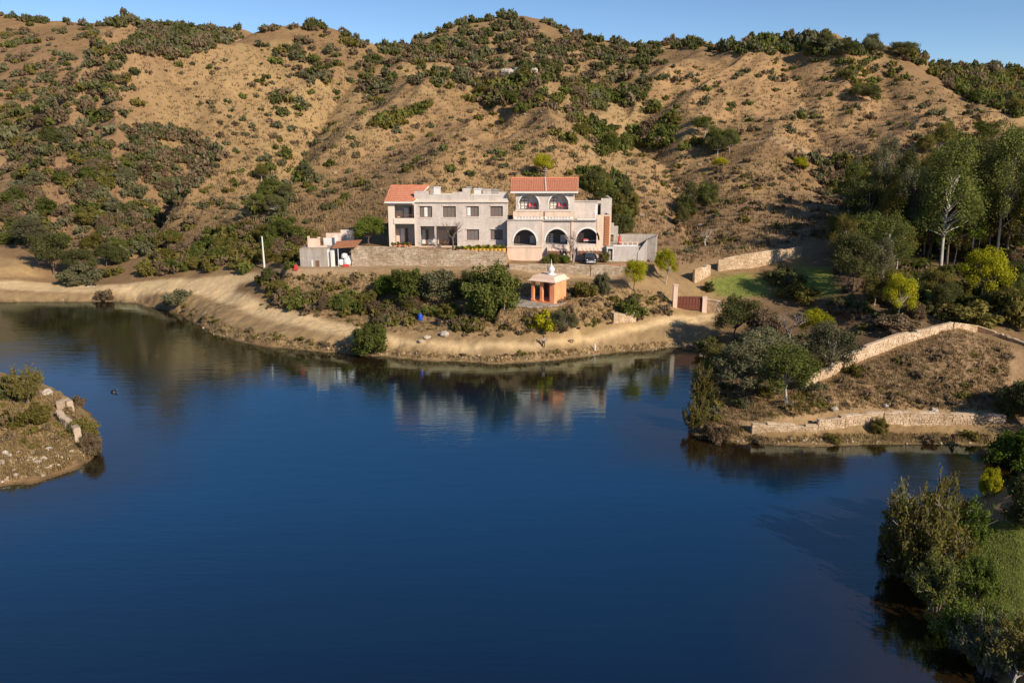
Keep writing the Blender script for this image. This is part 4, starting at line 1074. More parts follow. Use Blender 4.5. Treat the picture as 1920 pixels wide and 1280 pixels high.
# things under the lean-to
def bag(px, py, w_, h_, label, mat='whitebr', name="sack", Y=OY + .9):
    mb = MB(); g = W(px, py, Y)
    mb.lathe([(w_ * .42, 0), (w_ * .5, h_ * .2), (w_ * .52, h_ * .55), (w_ * .4, h_ * .88), (w_ * .12, h_)], n=10)
    o = mb.build(name, M[mat], None, smooth=True); o.location = (g.x, g.y, g.z); o.rotation_euler = (0, 0, random.random() * 6)
    return tag(o, label, "sack")
bag(640, 497, 1.0, .9, "left white sack under the rusty lean-to")
bag(651, 497, 1.2, 1.1, "large middle white sack under the rusty lean-to", Y=OY + .8)
bag(657, 496, .9, 1.5, "tall right white sack under the rusty lean-to", Y=OY + 1.3)
bag(646, 484, 1.0, .8, "white sack lying on top of the sacks under the lean-to", Y=OY + 1.3)
mb = MB(); g = W(649, 503, OY - .2); mb.box(-.45, .45, -.05, .05, 0, .5).box(-.3, .3, -.3, -.05, 0, .3); o = mb.build("red_crate", M['red'], None, bevel=.02); o.location = (g.x, g.y, max(LZ, g.z)); tag(o, "red plastic crate in front of the white sacks", "crate")
mb = MB(); g = ground(555, 506); mb.box(-.35, .35, -.3, .3, 0, .25).box(-.2, .2, -.2, .2, .25, .8); o = mb.build("red_bin", M['red'], None, bevel=.03); o.location = g; tag(o, "small red bin left of the grey outbuilding", "bin")

# ------------------------------------------------------------------ shrine
tz = W(1020, 569, 105).z
SX, SYc = W(1029, 569, 105.6).x, 106.2
shrine = empty("orange_shrine", (SX, SYc, tz + .25), "small orange shrine with pillars, flared pale roof and white spire near the lake", "shrine", rz=R(-30))
s2 = 1.75; hS = 2.85
mb = MB(); mb.box(-s2, s2, -s2, s2, -.25, 0.12); mb.build("plinth", M['peachorange'], shrine)
mb = MB(); mb.box(s2 - .18, s2, -s2, s2, .12, hS); mb.build("side_wall", M['peachorange'], shrine)
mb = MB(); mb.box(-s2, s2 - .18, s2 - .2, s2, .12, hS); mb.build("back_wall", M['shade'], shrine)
mb = MB(); panel(mb, .1, s2 - .183, .12, hS, -.2, 0.0, [('r', .35, 1.1, .12, 2.1)]); mb.build("sanctum_wall", M['orange'], shrine)
mb = MB(); mb.box(1.05, s2 - .183, -s2, -s2 + .2, .12, hS); mb.build("corner_wall", M['peachorange'], shrine)
for px_ in (-s2 + .22, -.22):
    mb = MB(); mb.box(px_ - .2, px_ + .2, -s2, -s2 + .4, .12, hS); mb.box(px_ - .26, px_ + .26, -s2 - .05, -s2 + .46, .12, .3); mb.build("pillar", M['peachorange'], shrine, bevel=.02)
mb = MB(); mb.box(-s2, -s2 + .3, s2 - .5, s2 - .2, .12, hS); mb.build("pillar", M['peachorange'], shrine)
# flared roof
V_, F_ = [], []
prof = [(s2 + .36, hS - .05), (s2 + .36, hS + .01), (s2 + .2, hS + .08), (s2 + .0, hS + .28), (s2 - .14, hS + .55), (s2 - .2, hS + .62), (0.5, hS + .64)]
for r_, z_ in prof:
    for k in range(16):
        a = k // 4; t = (k % 4) / 4
        cs = [(-1, -1), (1, -1), (1, 1), (-1, 1)]
        p0, p1 = cs[a], cs[(a + 1) % 4]
        V_.append(((p0[0] + (p1[0] - p0[0]) * t) * r_, (p0[1] + (p1[1] - p0[1]) * t) * r_, z_))
for i in range(len(prof) - 1):
    for k in range(16): F_.append((i * 16 + k, i * 16 + (k + 1) % 16, (i + 1) * 16 + (k + 1) % 16, (i + 1) * 16 + k))
F_.append(tuple(range(16))[::-1]); F_.append(tuple(range((len(prof) - 1) * 16, len(prof) * 16)))
mb = MB(); mb.v, mb.f = V_, F_; roofo = mb.build("roof", M['shrineroof'], shrine)
mb = MB(); mb.lathe([(r_ * .82, z_ * .86) for r_, z_ in [(.75, 0), (.75, .12), (.5, .2), (.36, .3), (.34, .42), (.46, .5), (.58, .72), (.56, .95), (.42, 1.15), (.24, 1.32), (.12, 1.5), (.07, 1.75), (.05, 2.1), (.01, 2.5)]], (0.25, .2, hS + .60), 20); mb.build("spire", M['whitebr'], roofo, smooth=True)
# round stone platform
g = Vector((W(1006, 575, 104.5).x, 105.9, tz))
mb = MB(); mb.lathe([(4.1, -.8), (4.1, .12), (4.0, .2), (0.05, .2)], (0, 0, 0), 48); o = mb.build("stone_platform", M['concrete'], None); o.location = g; tag(o, "round grey stone platform under the orange shrine", "platform")
# flag by the platform
g = ground(946, 583)
fp = empty("flag_post", g, "short pole with an orange and white flag left of the shrine", "flag")
mb = MB(); mb.tube([(0, 0, -.2), (0, 0, 2.0)], [.035, .03], 6); mb.build("pole", M['whitebr'], fp)
mb = MB(); mb.v = [(.03, 0, 1.95), (.35, .05, 1.7), (.28, .0, 1.1), (.03, 0, .6), (.03, .03, 1.95), (.35, .08, 1.7), (.28, .03, 1.1), (.03, .03, .6)]; mb.f = [(3, 2, 1, 0), (4, 5, 6, 7), (0, 1, 5, 4), (1, 2, 6, 5), (2, 3, 7, 6)]; mb.build("cloth", M['orange'], fp)

# ------------------------------------------------------------------ gate
g = ground(1290, 581)
gt = empty("iron_gate", g, "wide dark red-brown sheet gate beside the road", "gate")
gx = lambda px: W(px, 570, g.y).x - g.x
gzz = lambda py: W(960, py, g.y).z - g.z
mb = MB(); mb.box(gx(1270), gx(1316), 0, .05, -.05, gzz(556)); mb.build("sheet", M['gate'], gt)
for i in range(9):
    xx = gx(1270) + (gx(1316) - gx(1270)) * i / 8
    mb = MB(); mb.box(xx - .05, xx + .05, -.05, -.002, -.05, gzz(555)); mb.build("bar", M['gate'], gt)
for z_ in (.05, .9, gzz(556) - .1):
    mb = MB(); mb.box(gx(1270) + .06, gx(1316) - .06, -.08, -.052, z_, z_ + .1); mb.build("rail", M['gate'], gt)
mb = MB()
for i in range(14):
    xx = gx(1271) + (gx(1315) - gx(1271)) * i / 13; mb.tube([(xx, .02, gzz(556)), (xx, .02, gzz(553))], [.03, .005], 5)
mb.build("spikes", M['gate'], gt)
def pillar(px, pyt, pyb, w_, label, dy=0.0):
    gg = Vector((W(px, 570, g.y).x, g.y + dy, gz(W(px, 570, g.y).x, g.y + dy)))
    h_ = W(px, pyt, gg.y).z - gg.z
    mb = MB(); mb.box(-w_ / 2, w_ / 2, -w_ / 2, w_ / 2, -.4, h_ - .15).box(-w_ / 2 - .07, w_ / 2 + .07, -w_ / 2 - .07, w_ / 2 + .07, h_ - .15, h_)
    o = mb.build("gate_pillar", M['peach'], None); o.location = gg; tag(o, label, "pillar")
pillar(1265, 533, 580, .6, "tall peach pillar on the left of the red-brown gate")
pillar(1320.5, 556, 582, .65, "short pillar on the right of the red-brown gate")
wall_px([(1326, 562, 582), (1352, 566, 586)], label="short piece of wall right of the red-brown gate", name="gate_wall", thick=.4)

# ------------------------------------------------------------------ poles and small things
g = ground(496, 504)
pl = empty("utility_pole", g, "pale concrete pole leaning slightly at the bend of the road", "pole")
ht = W(491, 443, g.y) - g
mb = MB(); mb.tube([(0, 0, -.5), (ht.x, 0, ht.z)], [.17, .10], 10); mb.build("shaft", M['whitebr'], pl)
mb = MB(); mb.tube([(ht.x - .02, -.1, ht.z - .35), (ht.x - .02, -.25, ht.z - .35)], [.05, .05], 8); mb.build("insulator", M['concrete'], pl)
g = ground(1171, 589); mb = MB(); mb.lathe([(.16, 0), (.13, .1), (.1, .9), (.2, .95), (.2, 1.15), (.05, 1.2)], n=12); o = mb.build("tap_post", M['whitebr'], None, smooth=True); o.location = W(1171, 588, g.y - .2); tag(o, "small white stone post standing on the ledge", "post")
g = ground(1115, 657); mb = MB(); mb.tube([(0, 0, -.4), (0.03, 0, .6), (0.0, 0, .95)], [.1, .1, .07], 8); o = mb.build("marker_post", M['whitebr'], None); o.location = g; tag(o, "short white marker post at the waterline", "post")
g = ground(788, 600); br = empty("water_barrel", g, "bright blue plastic barrel on the bank", "barrel")
mb = MB(); mb.lathe([(.27, -.05), (.3, .1), (.32, .2), (.3, .3), (.31, .6), (.29, .75), (.2, .8)], n=18); mb.build("drum", M['blue'], br, smooth=True)
mb = MB(); mb.lathe([(.16, .8), (.16, .85), (.1, .87)], n=14); mb.build("lid", M['blue'], br)
g = ground(822, 610); pt = empty("black_tank", g, "small black plastic tub on the bank right of the blue barrel", "tub")
mb = MB(); mb.lathe([(.3, -.05), (.36, .5), (.4, .8), (.36, .8), (.3, .3), (.05, .28)], n=16); mb.build("tub", M['black'], pt)
mb = MB(); mb.lathe([(.41, .76), (.44, .8), (.41, .84), (.37, .8)], n=16); mb.build("rim", M['black'], pt)

# car ------------------------------------------------------------
def car(px, py, Y, label):
    g = W(px, py, Y); zc = gz(g.x, Y + .5)
    r_ = empty("parked_car", (g.x, Y, zc), label, "car", rz=0)
    prof = [  # y, half width, z bottom, z top  (front of the car at y = 0, towards the lake)
        (0.0, .62, .30, .62), (.12, .78, .22, .78), (.6, .84, .20, .92), (1.1, .85, .20, 1.0), (2.2, .86, .20, 1.02), (3.2, .85, .20, 1.0), (3.6, .80, .25, .9), (3.72, .7, .35, .75)]
    V_, F_ = [], []
    for y_, w_, b_, t_ in prof:
        for (fx, fz) in ((-.92, 0), (-1, .25), (-1, .7), (-.9, .95), (-.5, 1), (.5, 1), (.9, .95), (1, .7), (1, .25), (.92, 0)):
            V_.append((fx * w_, y_, b_ + (t_ - b_) * fz))
    for i in range(len(prof) - 1):
        for k in range(10): F_.append((i * 10 + k, i * 10 + (k + 1) % 10, (i + 1) * 10 + (k + 1) % 10, (i + 1) * 10 + k))
    F_.append(tuple(range(10))[::-1]); F_.append(tuple(range(70, 80)))
    mb = MB(); mb.v, mb.f = V_, [tuple(reversed(f)) for f in F_]; body = mb.build("body", M['carbody'], r_, smooth=True)
    cab = [(1.0, .78, .98), (1.65, .66, 1.46), (2.8, .66, 1.5), (3.5, .74, 1.0)]
    V_, F_ = [], []
    for y_, w_, t_ in cab:
        V_ += [(-w_, y_, .95 if t_ < 1.2 else t_ - .06), (-w_ + .08, y_, t_), (w_ - .08, y_, t_), (w_, y_, .95 if t_ < 1.2 else t_ - .06)]
    mb = MB()
    mb.prism([(-.80, 1.02, .94), (.80, 1.02, .94), (.80, 3.5, .94), (-.80, 3.5, .94), (-.64, 1.65, 1.42), (.64, 1.65, 1.42), (.64, 2.95, 1.45), (-.64, 2.95, 1.45)]); mb.build("cabin_glass", M['carglass'], r_)
    mb = MB(); mb.prism([(-.655, 1.62, 1.42), (.655, 1.62, 1.42), (.655, 2.97, 1.45), (-.655, 2.97, 1.45), (-.58, 1.72, 1.5), (.58, 1.72, 1.5), (.58, 2.85, 1.53), (-.58, 2.85, 1.53)]); mb.build("car_roof", M['carbody'], r_)
    for sx in (-1, 1):
        mb = MB(); mb.tube([(sx * .80, 1.0, .95), (sx * .645, 1.66, 1.44)], [.035, .035], 6); mb.build("windscreen_pillar", M['carbody'], r_)
        mb = MB(); mb.lathe([(.13, 0), (.12, .04), (.05, .06)], n=12); o = mb.build("headlight", M['silver'], r_, smooth=True); o.location = (sx * .58, .07, .66); o.rotation_euler = (R(90), 0, 0)
        mb = MB(); mb.box(sx * .95 - .08, sx * .95 + .08, 1.15, 1.25, 1.0, 1.12); mb.build("mirror", M['carbody'], r_, bevel=.02)
        for yy in (.65, 3.0):
            mb = MB(); mb.lathe([(.2, -.09), (.3, -.08), (.3, .08), (.2, .09)], n=18); wl = mb.build("wheel", M['black'], r_); wl.location = (sx * .78, yy, .3); wl.rotation_euler = (0, R(90), 0)
            mb = MB(); mb.lathe([(.19, -.095), (.19, .095)], n=14); mb.build("rim", M['silver'], wl)
    mb = MB(); mb.box(-.7, .7, -.06, .06, .28, .46); mb.build("bumper", M['silver'], r_, bevel=.03)
    mb = MB(); mb.box(-.4, .4, -.02, .05, .5, .6); mb.build("grille", M['silver'], r_)
    mb = MB(); mb.box(-.25, .25, -.08, -.062, .33, .43); mb.build("number_plate", M['whitebr'], r_)
car(1108, 494, 119.2, "small dark car with silver front parked facing the lake below the right arch")

# people ----------------------------------------------------------
def figure(loc, rz, h, label, top, bottom, stride=.12, arms=.1, dress=False):
    r_ = empty("person", loc, label, "person", rz=rz)
    s = h / 1.7
    J = {'pel': (0, 0, .92), 'wa': (0, 0, 1.08), 'ch': (0, 0.01, 1.32), 'ne': (0, .0, 1.46), 'he': (0, -.02, 1.56), 'ht': (0, -.01, 1.66),
         'lh': (.09, 0, .88), 'lk': (.1, -stride, .5), 'la': (.1, -stride * .6, .08), 'lt': (.1, -stride * .6 - .15, .04),
         'rh': (-.09, 0, .88), 'rk': (-.1, stride * .3, .5), 'ra': (-.1, stride * 1.3, .08), 'rt': (-.1, stride * 1.3 - .15, .04),
         'ls': (.18, 0, 1.38), 'le': (.25, .03, 1.12), 'lw': (.26, -.06 - arms, .90), 'lp': (.26, -.1 - arms, .82),
         'rs': (-.18, 0, 1.38), 're': (-.25, .03, 1.12), 'rw': (-.26, -.06 + arms * .3, .88), 'rp': (-.26, -.08, .80)}
    Rd = {'pel': .13, 'wa': .12, 'ch': .14, 'ne': .055, 'he': .095, 'ht': .075, 'lh': .09, 'lk': .06, 'la': .04, 'lt': .035, 'ls': .06, 'le': .042, 'lw': .028, 'lp': .035}
    E = [('pel', 'wa'), ('wa', 'ch'), ('ch', 'ne'), ('ne', 'he'), ('he', 'ht')]
    for q in 'lr': E += [('pel', q + 'h'), (q + 'h', q + 'k'), (q + 'k', q + 'a'), (q + 'a', q + 't'), ('ch', q + 's'), (q + 's', q + 'e'), (q + 'e', q + 'w'), (q + 'w', q + 'p')]
    def skin(name, keys, mat, grow, root):
        ks = list(keys); me = bpy.data.meshes.new(name)
        me.from_pydata([tuple(v * s for v in J[k]) for k in ks], [(ks.index(a), ks.index(b_)) for a, b_ in E if a in ks and b_ in ks], [])
        me.materials.append(M[mat]); o = link(name, me, r_)
        md = o.modifiers.new("skin", 'SKIN')
        for i, k in enumerate(ks):
            rr = Rd.get(k, Rd.get('l' + k[1:], .05)) * s + grow
            me.skin_vertices[0].data[i].radius = (rr, rr * (.75 if k in ('pel', 'wa', 'ch') else 1)); me.skin_vertices[0].data[i].use_root = (k == root)
        o.modifiers.new("sub", 'SUBSURF').levels = 1; o.modifiers["sub"].render_levels = 1
        return o
    skin("body", J.keys(), 'skin', 0, 'pel')
    skin("shirt", ['wa', 'ch', 'ls', 'le', 'rs', 're', 'pel'], top, .015, 'pel')
    skin("trousers", ['pel', 'lh', 'lk', 'la', 'rh', 'rk', 'ra'], bottom, .018, 'pel')
    if dress:
        q = MB(); q.lathe([(.34, .12), (.27, .5), (.19, .95), (.15, 1.1)], n=14); q.v = [tuple(c_ * s for c_ in p) for p in q.v]; q.build("skirt", M[bottom], r_, smooth=True)
    q = MB(); q.lathe([(.06, -.09), (.108, -.02), (.108, .06), (.05, .11)], (0, .02, 1.62), 12); q.v = [tuple(c_ * s for c_ in p) for p in q.v]; q.build("hair", M['hair'], r_, smooth=True)
figure(ground(1019, 651), R(200), 1.5, "person in a pale lilac top and dark trousers walking on the dirt road", 'lilac', 'darkcloth')
figure((ax(1161, AY + 2.2), AY + 2.2, az(462)), R(0), 1.6, "person in a red dress standing on the annex roof terrace", 'red', 'red', .03, .02, True)

def dog(loc, rz, s, label, mat, head_down=True, name="dog", mat2=None):
    r_ = empty(name, loc, label, name.replace('_', ' '), rz=rz)
    me = bpy.data.meshes.new("body")
    hd = [( -.42, 0, .62), (-.52, 0, .44), (-.62, 0, .32)] if head_down else [(-.40, 0, .68), (-.5, 0, .8), (-.64, 0, .76)]
    P = [(0, 0, .52), (-.28, 0, .54), (.26, 0, .53), (.38, 0, .55), (.52, 0, .48), (.62, 0, .35)] + hd
    E = [(0, 1), (0, 2), (2, 3), (3, 4), (4, 5), (1, 6), (6, 7), (7, 8)]
    Rr = [.13, .15, .11, .05, .025, .012, .075, .08, .04]
    for sx in (-.28, .3):
        for sy in (-.09, .09):
            i = len(P)
            if sx < 0: P += [(sx, sy, .42), (sx + .02, sy, .22), (sx, sy, .04)]
            else: P += [(sx, sy, .42), (sx + .08, sy, .22), (sx + .02, sy, .04)]
            Rr += [.07, .035, .028]; E += [(1 if sx < 0 else 2, i), (i, i + 1), (i + 1, i + 2)]
    me.from_pydata([tuple(c_ * s for c_ in p) for p in P], E, []); me.materials.append(M[mat]); o = link("body", me, r_)
    o.modifiers.new("skin", 'SKIN')
    for i, rr in enumerate(Rr): me.skin_vertices[0].data[i].radius = (rr * s, rr * s); me.skin_vertices[0].data[i].use_root = (i == 0)
    m_ = o.modifiers.new("sub", 'SUBSURF'); m_.levels = 1; m_.render_levels = 1
    for sy in (-1, 1):
        q = MB(); h_ = hd[1]; q.prism([(h_[0] + .02, sy * .05, h_[2] + .05), (h_[0] + .08, sy * .05, h_[2] + .05), (h_[0] + .08, sy * .07, h_[2] + .05), (h_[0] + .02, sy * .07, h_[2] + .05), (h_[0] + .04, sy * .06, h_[2] + .14), (h_[0] + .05, sy * .06, h_[2] + .14), (h_[0] + .05, sy * .065, h_[2] + .14), (h_[0] + .04, sy * .065, h_[2] + .14)])
        q.v = [tuple(c_ * s for c_ in p) for p in q.v]; q.build("ear", M[mat2 or mat], r_)
dog(ground(1071, 643), R(150), .75, "small tan and white dog walking on the road ahead of the person", 'tanfur', True, "dog", 'whitebr')
g = WZ(1787, 828, .12); dog(Vector((g.x, g.y + .1, gz(g.x, g.y + .1) - .02)), R(75), 1.0, "dark brown animal drinking at the foot of the lakeside wall", 'brownfur', True, "dog")

def bird(px, py, label, z=0.0, s=1.0, rz=0):
    g = WZ(px, py, 0)
    zz = max(0, gz(g.x, g.y)) + z
    r_ = empty("water_bird", (g.x, g.y, zz), label, "bird", rz=rz)
    mb = MB(); mb.tube([(-.34 * s, 0, .14 * s), (-.2 * s, 0, .12 * s), (0, 0, .13 * s), (.18 * s, 0, .15 * s), (.24 * s, 0, .2 * s)], [.02 * s, .1 * s, .14 * s, .1 * s, .05 * s], 8); mb.build("body", M['blackf'], r_, smooth=True)
    mb = MB(); mb.tube([(.2 * s, 0, .16 * s), (.26 * s, 0, .3 * s), (.32 * s, 0, .36 * s), (.4 * s, 0, .35 * s)], [.05 * s, .04 * s, .06 * s, .03 * s], 8); mb.build("head", M['blackf'], r_, smooth=True)
    mb = MB(); mb.tube([(.39 * s, 0, .35 * s), (.5 * s, 0, .33 * s)], [.02 * s, .006 * s], 6); mb.build("beak", M['ypot'], r_)
    mb = MB(); mb.tube([(-.1 * s, 0, .03 * s), (.12 * s, 0, .04 * s)], [.1 * s, .1 * s], 8); mb.build("breast", M['whitebr'], r_, smooth=True)
bird(213, 735, "lone dark water bird swimming off the left point", -.03)
bird(167, 552, "left of two black and white birds at the far left waterline", 0, 1.5, R(10))
bird(179, 552, "right of two black and white birds at the far left waterline, beside a round bush", 0, 1.5, R(160))

# chairs ------------------------------------------------------------
def chair(loc, rz, mat, label, group, name="chair"):
    r_ = empty(name, loc, label, "chair", group, rz)
    mb = MB(); mb.box(-.25, .25, -.25, .25, .40, .46); mb.build("seat", M[mat], r_)
    mb = MB(); mb.prism([(-.25, .23, .46), (.25, .23, .46), (.25, .27, .46), (-.25, .27, .46), (-.22, .31, .95), (.22, .31, .95), (.22, .35, .95), (-.22, .35, .95)]); mb.build("backrest", M[mat], r_)
    for sx in (-1, 1):
        mb = MB(); mb.box(sx * .27 - .025, sx * .27 + .025, -.22, .24, .62, .66); mb.build("armrest", M[mat], r_)
        for sy in (-1, 1):
            mb = MB(); mb.tube([(sx * .24, sy * .22, .4), (sx * .27, sy * .26, 0)], [.025, .02], 5); mb.build("leg", M[mat], r_)
for o, nm in ((a1, "left"), (a2, "right")):
    for k, f in enumerate((.18, .62)):
        chair((o[1] + o[2] * f, UY + .75, o[3]), R(10 - 20 * k), 'pink', f"{['left', 'right'][k]} pink chair in the {nm} upper arch", "pink chairs in the upper arches")
for k, (px, m_) in enumerate([(806, 'whitebr'), (813, 'whitebr'), (829, 'wood'), (836, 'wood')]):
    chair((hx(px, HY + 1), HY + 1.0 + .3 * (k % 2), HZ + .1), R(20 - 30 * k), m_, ["left white chair on the ground floor veranda", "white chair beside the veranda pillar", "left dark chair on the veranda", "right dark chair on the veranda"][k], "veranda chairs")
# parasol-less low bed with red cloth in the right lower arch
o = b3
mb = MB(); mb.box(-1.0, 1.0, -.4, .4, .3, .42); dbed = empty("day_bed", (o[1] + .55, LY + 1.5, o[3]), "day bed with red and white cloth in the right lower arch", "bed"); mb.build("mattress", M['whitebr'], dbed, bevel=.04)
mb = MB(); mb.box(-1.02, -.2, -.42, .42, .40, .62); mb.build("quilt", M['pink'], dbed, bevel=.08)
for sx in (-.9, .9):
    for sy in (-.35, .35):
        mb = MB(); mb.box(sx - .04, sx + .04, sy - .04, sy + .04, 0, .3); mb.build("leg", M['wood'], dbed)

# ------------------------------------------------------------------ foliage meshes
def leaf_cloud(blobs, n, size, seed, up=0.25, jitter=0.6, shell=0.45):
    g = np.random.default_rng(seed)
    B = np.array(blobs, float)
    vol = (B[:, 3] * B[:, 4] * B[:, 5]) ** .7; pr = vol / vol.sum()
    k = g.choice(len(B), n, p=pr)
    d = g.normal(size=(n, 3)); d /= np.linalg.norm(d, axis=1)[:, None]
    r = g.random(n) ** shell
    # lumpy outline: radius varies with direction in each blob
    ph = g.random((len(B), 3)) * 6.28
    lump = 1 + .16 * np.sin(3.1 * d[:, 0] * 2 + ph[k, 0]) + .16 * np.sin(2.7 * d[:, 1] * 2 + ph[k, 1]) + .12 * np.sin(3.3 * d[:, 2] * 2 + ph[k, 2])
    P = B[k, :3] + d * B[k, 3:6] * (r * lump)[:, None]
    nm = d + g.normal(size=(n, 3)) * jitter + np.array([0, 0, up]); nm /= np.linalg.norm(nm, axis=1)[:, None]
    a = np.cross(nm, g.normal(size=(n, 3))); a /= np.linalg.norm(a, axis=1)[:, None] + 1e-9
    b_ = np.cross(nm, a)
    s = size * g.uniform(.55, 1.25, n)
    la, lb = (s * .75)[:, None] * a, (s * .42)[:, None] * b_
    q = np.stack([P - la, P - lb * 1.0 + la * .1, P + la, P + lb - la * .1], 1)
    br = g.random(len(B))
    rn = np.clip(.5 * g.random(n) + .5 * br[k], 0, 1)
    return q.reshape(-1, 3), np.arange(4 * n).reshape(n, 4), np.repeat(rn, 4)

def shrub_mesh(seed, n=260, size=.30, mat=None, nb=6, flat=.8, ra=.3, rb=.5, sp=.62):
    g = random.Random(seed)
    bl = []
    for i in range(nb):
        a = g.random() * 6.28; r = sp * math.sqrt(g.random()) + .05; hz_ = 1 - .55 * (r / .9) ** 2
        bl.append((r * math.cos(a), r * math.sin(a), g.uniform(.18, .85) * flat * hz_, g.uniform(ra, rb), g.uniform(ra, rb), g.uniform(ra, rb) * .9 * min(flat, 1.0)))
    V_, F_, rn = leaf_cloud(bl, n, size, seed)
    V_[:, 2] = np.maximum(V_[:, 2], -.05)
    return np_mesh("shrub", V_, F_, mat, rn)

def limb(mb, p0, p1, r0, r1, g, n=5, bend=.12, sides=6):
    p0, p1 = Vector(p0), Vector(p1); L = (p1 - p0).length
    pts, rad = [], []
    off = Vector((0, 0, 0))
    for i in range(n):
        t = i / (n - 1)
        if 0 < i < n - 1: off = off + Vector((g.uniform(-1, 1), g.uniform(-1, 1), g.uniform(-.5, .5))) * L * bend / n
        pts.append(p0.lerp(p1, t) + off * math.sin(math.pi * t) * 2); rad.append(r0 + (r1 - r0) * t)
    mb.tube(pts, rad, sides, cap=True)
    return pts

def tree_meshes(seed, H, cw, n, leaf, kind='broad', nb=14):
    """trunk MB and crown arrays for a tree of height H and crown width cw"""
    g = random.Random(seed); tr = MB(); bl = []
    r0 = H * (.011 if kind == 'tall' else .017) + .04
    if kind == 'tall':
        top = Vector((g.uniform(-.4, .4), g.uniform(-.4, .4), H * .72))
        limb(tr, (0, 0, -.4), top, r0 * 1.1, r0 * .45, g, 7, .05, 8)
        for i in range(nb):
            t = g.uniform(.38, .98); a = g.random() * 6.28; r = cw * .5 * g.uniform(.25, .85) * math.sin(math.pi * min(1, (t * .75 + .1))) 
            q = Vector((r * math.cos(a), r * math.sin(a), H * t))
            s = Vector((0, 0, H * min(.7, t * .75))); limb(tr, s, q, r0 * .35, .02, g, 5, .1, 5)
            k = cw * g.uniform(.06, .16); bl.append((q.x, q.y, q.z, k, k, k * 1.2))
    else:
        th = H * g.uniform(.24, .34)
        p = limb(tr, (0, 0, -.4), (g.uniform(-.1, .1) * H * .3, g.uniform(-.1, .1) * H * .3, th), r0, r0 * .7, g, 5, .15, 7)
        base = p[-1]
        for i in range(nb):
            a = i * 2.4 + g.uniform(-.3, .3); rr = math.sqrt((i + .5) / nb) * cw * .5 * .78
            zc = H * (.86 - .42 * (rr / (cw * .5)) ** 2) * g.uniform(.82, 1.02)
            if i % 3 == 0: zc *= .72
            if i % 7 == 3: zc *= 1.12
            q = Vector((rr * math.cos(a), rr * math.sin(a), zc))
            limb(tr, base, q, r0 * .38, .025, g, 5, .15, 5)
            k = cw * g.uniform(.10, .20); bl.append((q.x, q.y, q.z, k, k, k * .75))
    V_, F_, rn = leaf_cloud(bl, n, leaf, seed)
    V_[:, 2] = np.maximum(V_[:, 2], .05 * H)
    return tr, (V_, F_, rn)

def plume_meshes(seed, H=1.0, R_=1.0, nbr=58, n=12000, leaf=.04):
    g = random.Random(seed); tr = MB(); P = []
    for i in range(nbr):
        a = g.random() * 6.28; out = R_ * g.uniform(.15, 1.0) ** .7; top = H * g.uniform(.45, 1.05) * (1 - .45 * (out / R_) ** 2)
        q = Vector((out * math.cos(a), out * math.sin(a), top)); b0 = Vector((.12 * math.cos(a), .12 * math.sin(a), -.05))
        c_ = b0.lerp(q, .45) + Vector((-.12 * math.cos(a), -.12 * math.sin(a), .22 * H))
        pts = [(b0 * (1 - t) ** 2 + c_ * 2 * t * (1 - t) + q * t * t) for t in (0, .25, .5, .75, 1)]
        tr.tube(pts, [.016, .012, .009, .006, .003], 4, cap=False)
        for k in range(5):
            t = g.uniform(.3, 1); p = b0 * (1 - t) ** 2 + c_ * 2 * t * (1 - t) + q * t * t
            P.append((p.x, p.y, p.z, .05 + .10 * g.random(), .05 + .10 * g.random(), .04 + .11 * g.random()))
            e = p + Vector((g.uniform(-.16, .16), g.uniform(-.16, .16), g.uniform(.02, .16))); tr.tube([p, e], [.004, .0015], 3, cap=False)
            P.append((e.x, e.y, e.z, .045, .045, .05))
    return tr, leaf_cloud(P, n, leaf, seed, up=.4)
PROTO = {}
def proto(kind, var):
    key = (kind, var)
    if key not in PROTO:
        if kind == 'shrub': PROTO[key] = (None, shrub_mesh(100 + var, 380, .24, None, 9, .8, .24, .42, .7))
        elif kind == 'bush': PROTO[key] = (None, shrub_mesh(200 + var, 2800, .10, None, 16, .85, .18, .36, .72))
        elif kind == 'thick': PROTO[key] = (None, shrub_mesh(300 + var, 9500, .06, None, 26, .9, .16, .31, .74))
        elif kind == 'fine': PROTO[key] = (None, shrub_mesh(350 + var, 12000, .046, None, 40, 1.05, .10, .24, .84))
        elif kind == 'airy': PROTO[key] = (None, shrub_mesh(400 + var, 2600, .045, None, 22, 1.15, .07, .2, .85))
        elif kind == 'globe': PROTO[key] = (None, shrub_mesh(800 + var, 12000, .06, None, 40, 1.55, .18, .33, .66))
        elif kind == 'plume':
            tr, (V_, F_, rn) = plume_meshes(700 + var)
            me = bpy.data.meshes.new("branches"); me.from_pydata(tr.v, [], tr.f); me.update(); me.materials.append(M['drybark'])
            PROTO[key] = (me, np_mesh("foliage", V_, F_, None, rn))
        else:
            H, cw = (10, 7.5) if kind == 'tall' else (7, 7)
            tr, (V_, F_, rn) = tree_meshes(500 + var * 7 + len(kind), H, cw, 11000 if kind == 'tall' else 9500, .15 if kind == 'tall' else .165, 'tall' if kind == 'tall' else 'broad', 40 if kind == 'tall' else 26)
            me = bpy.data.meshes.new("trunk"); me.from_pydata(tr.v, [], tr.f); me.update(); me.materials.append(M['bark'])
            PROTO[key] = (me, np_mesh("crown", V_, F_, None, rn))
        if not PROTO[key][1].materials: PROTO[key][1].materials.append(M['green'])
    return PROTO[key]

def setmat(o, m_):
    o.material_slots[0].link = 'OBJECT'; o.material_slots[0].material = M[m_]

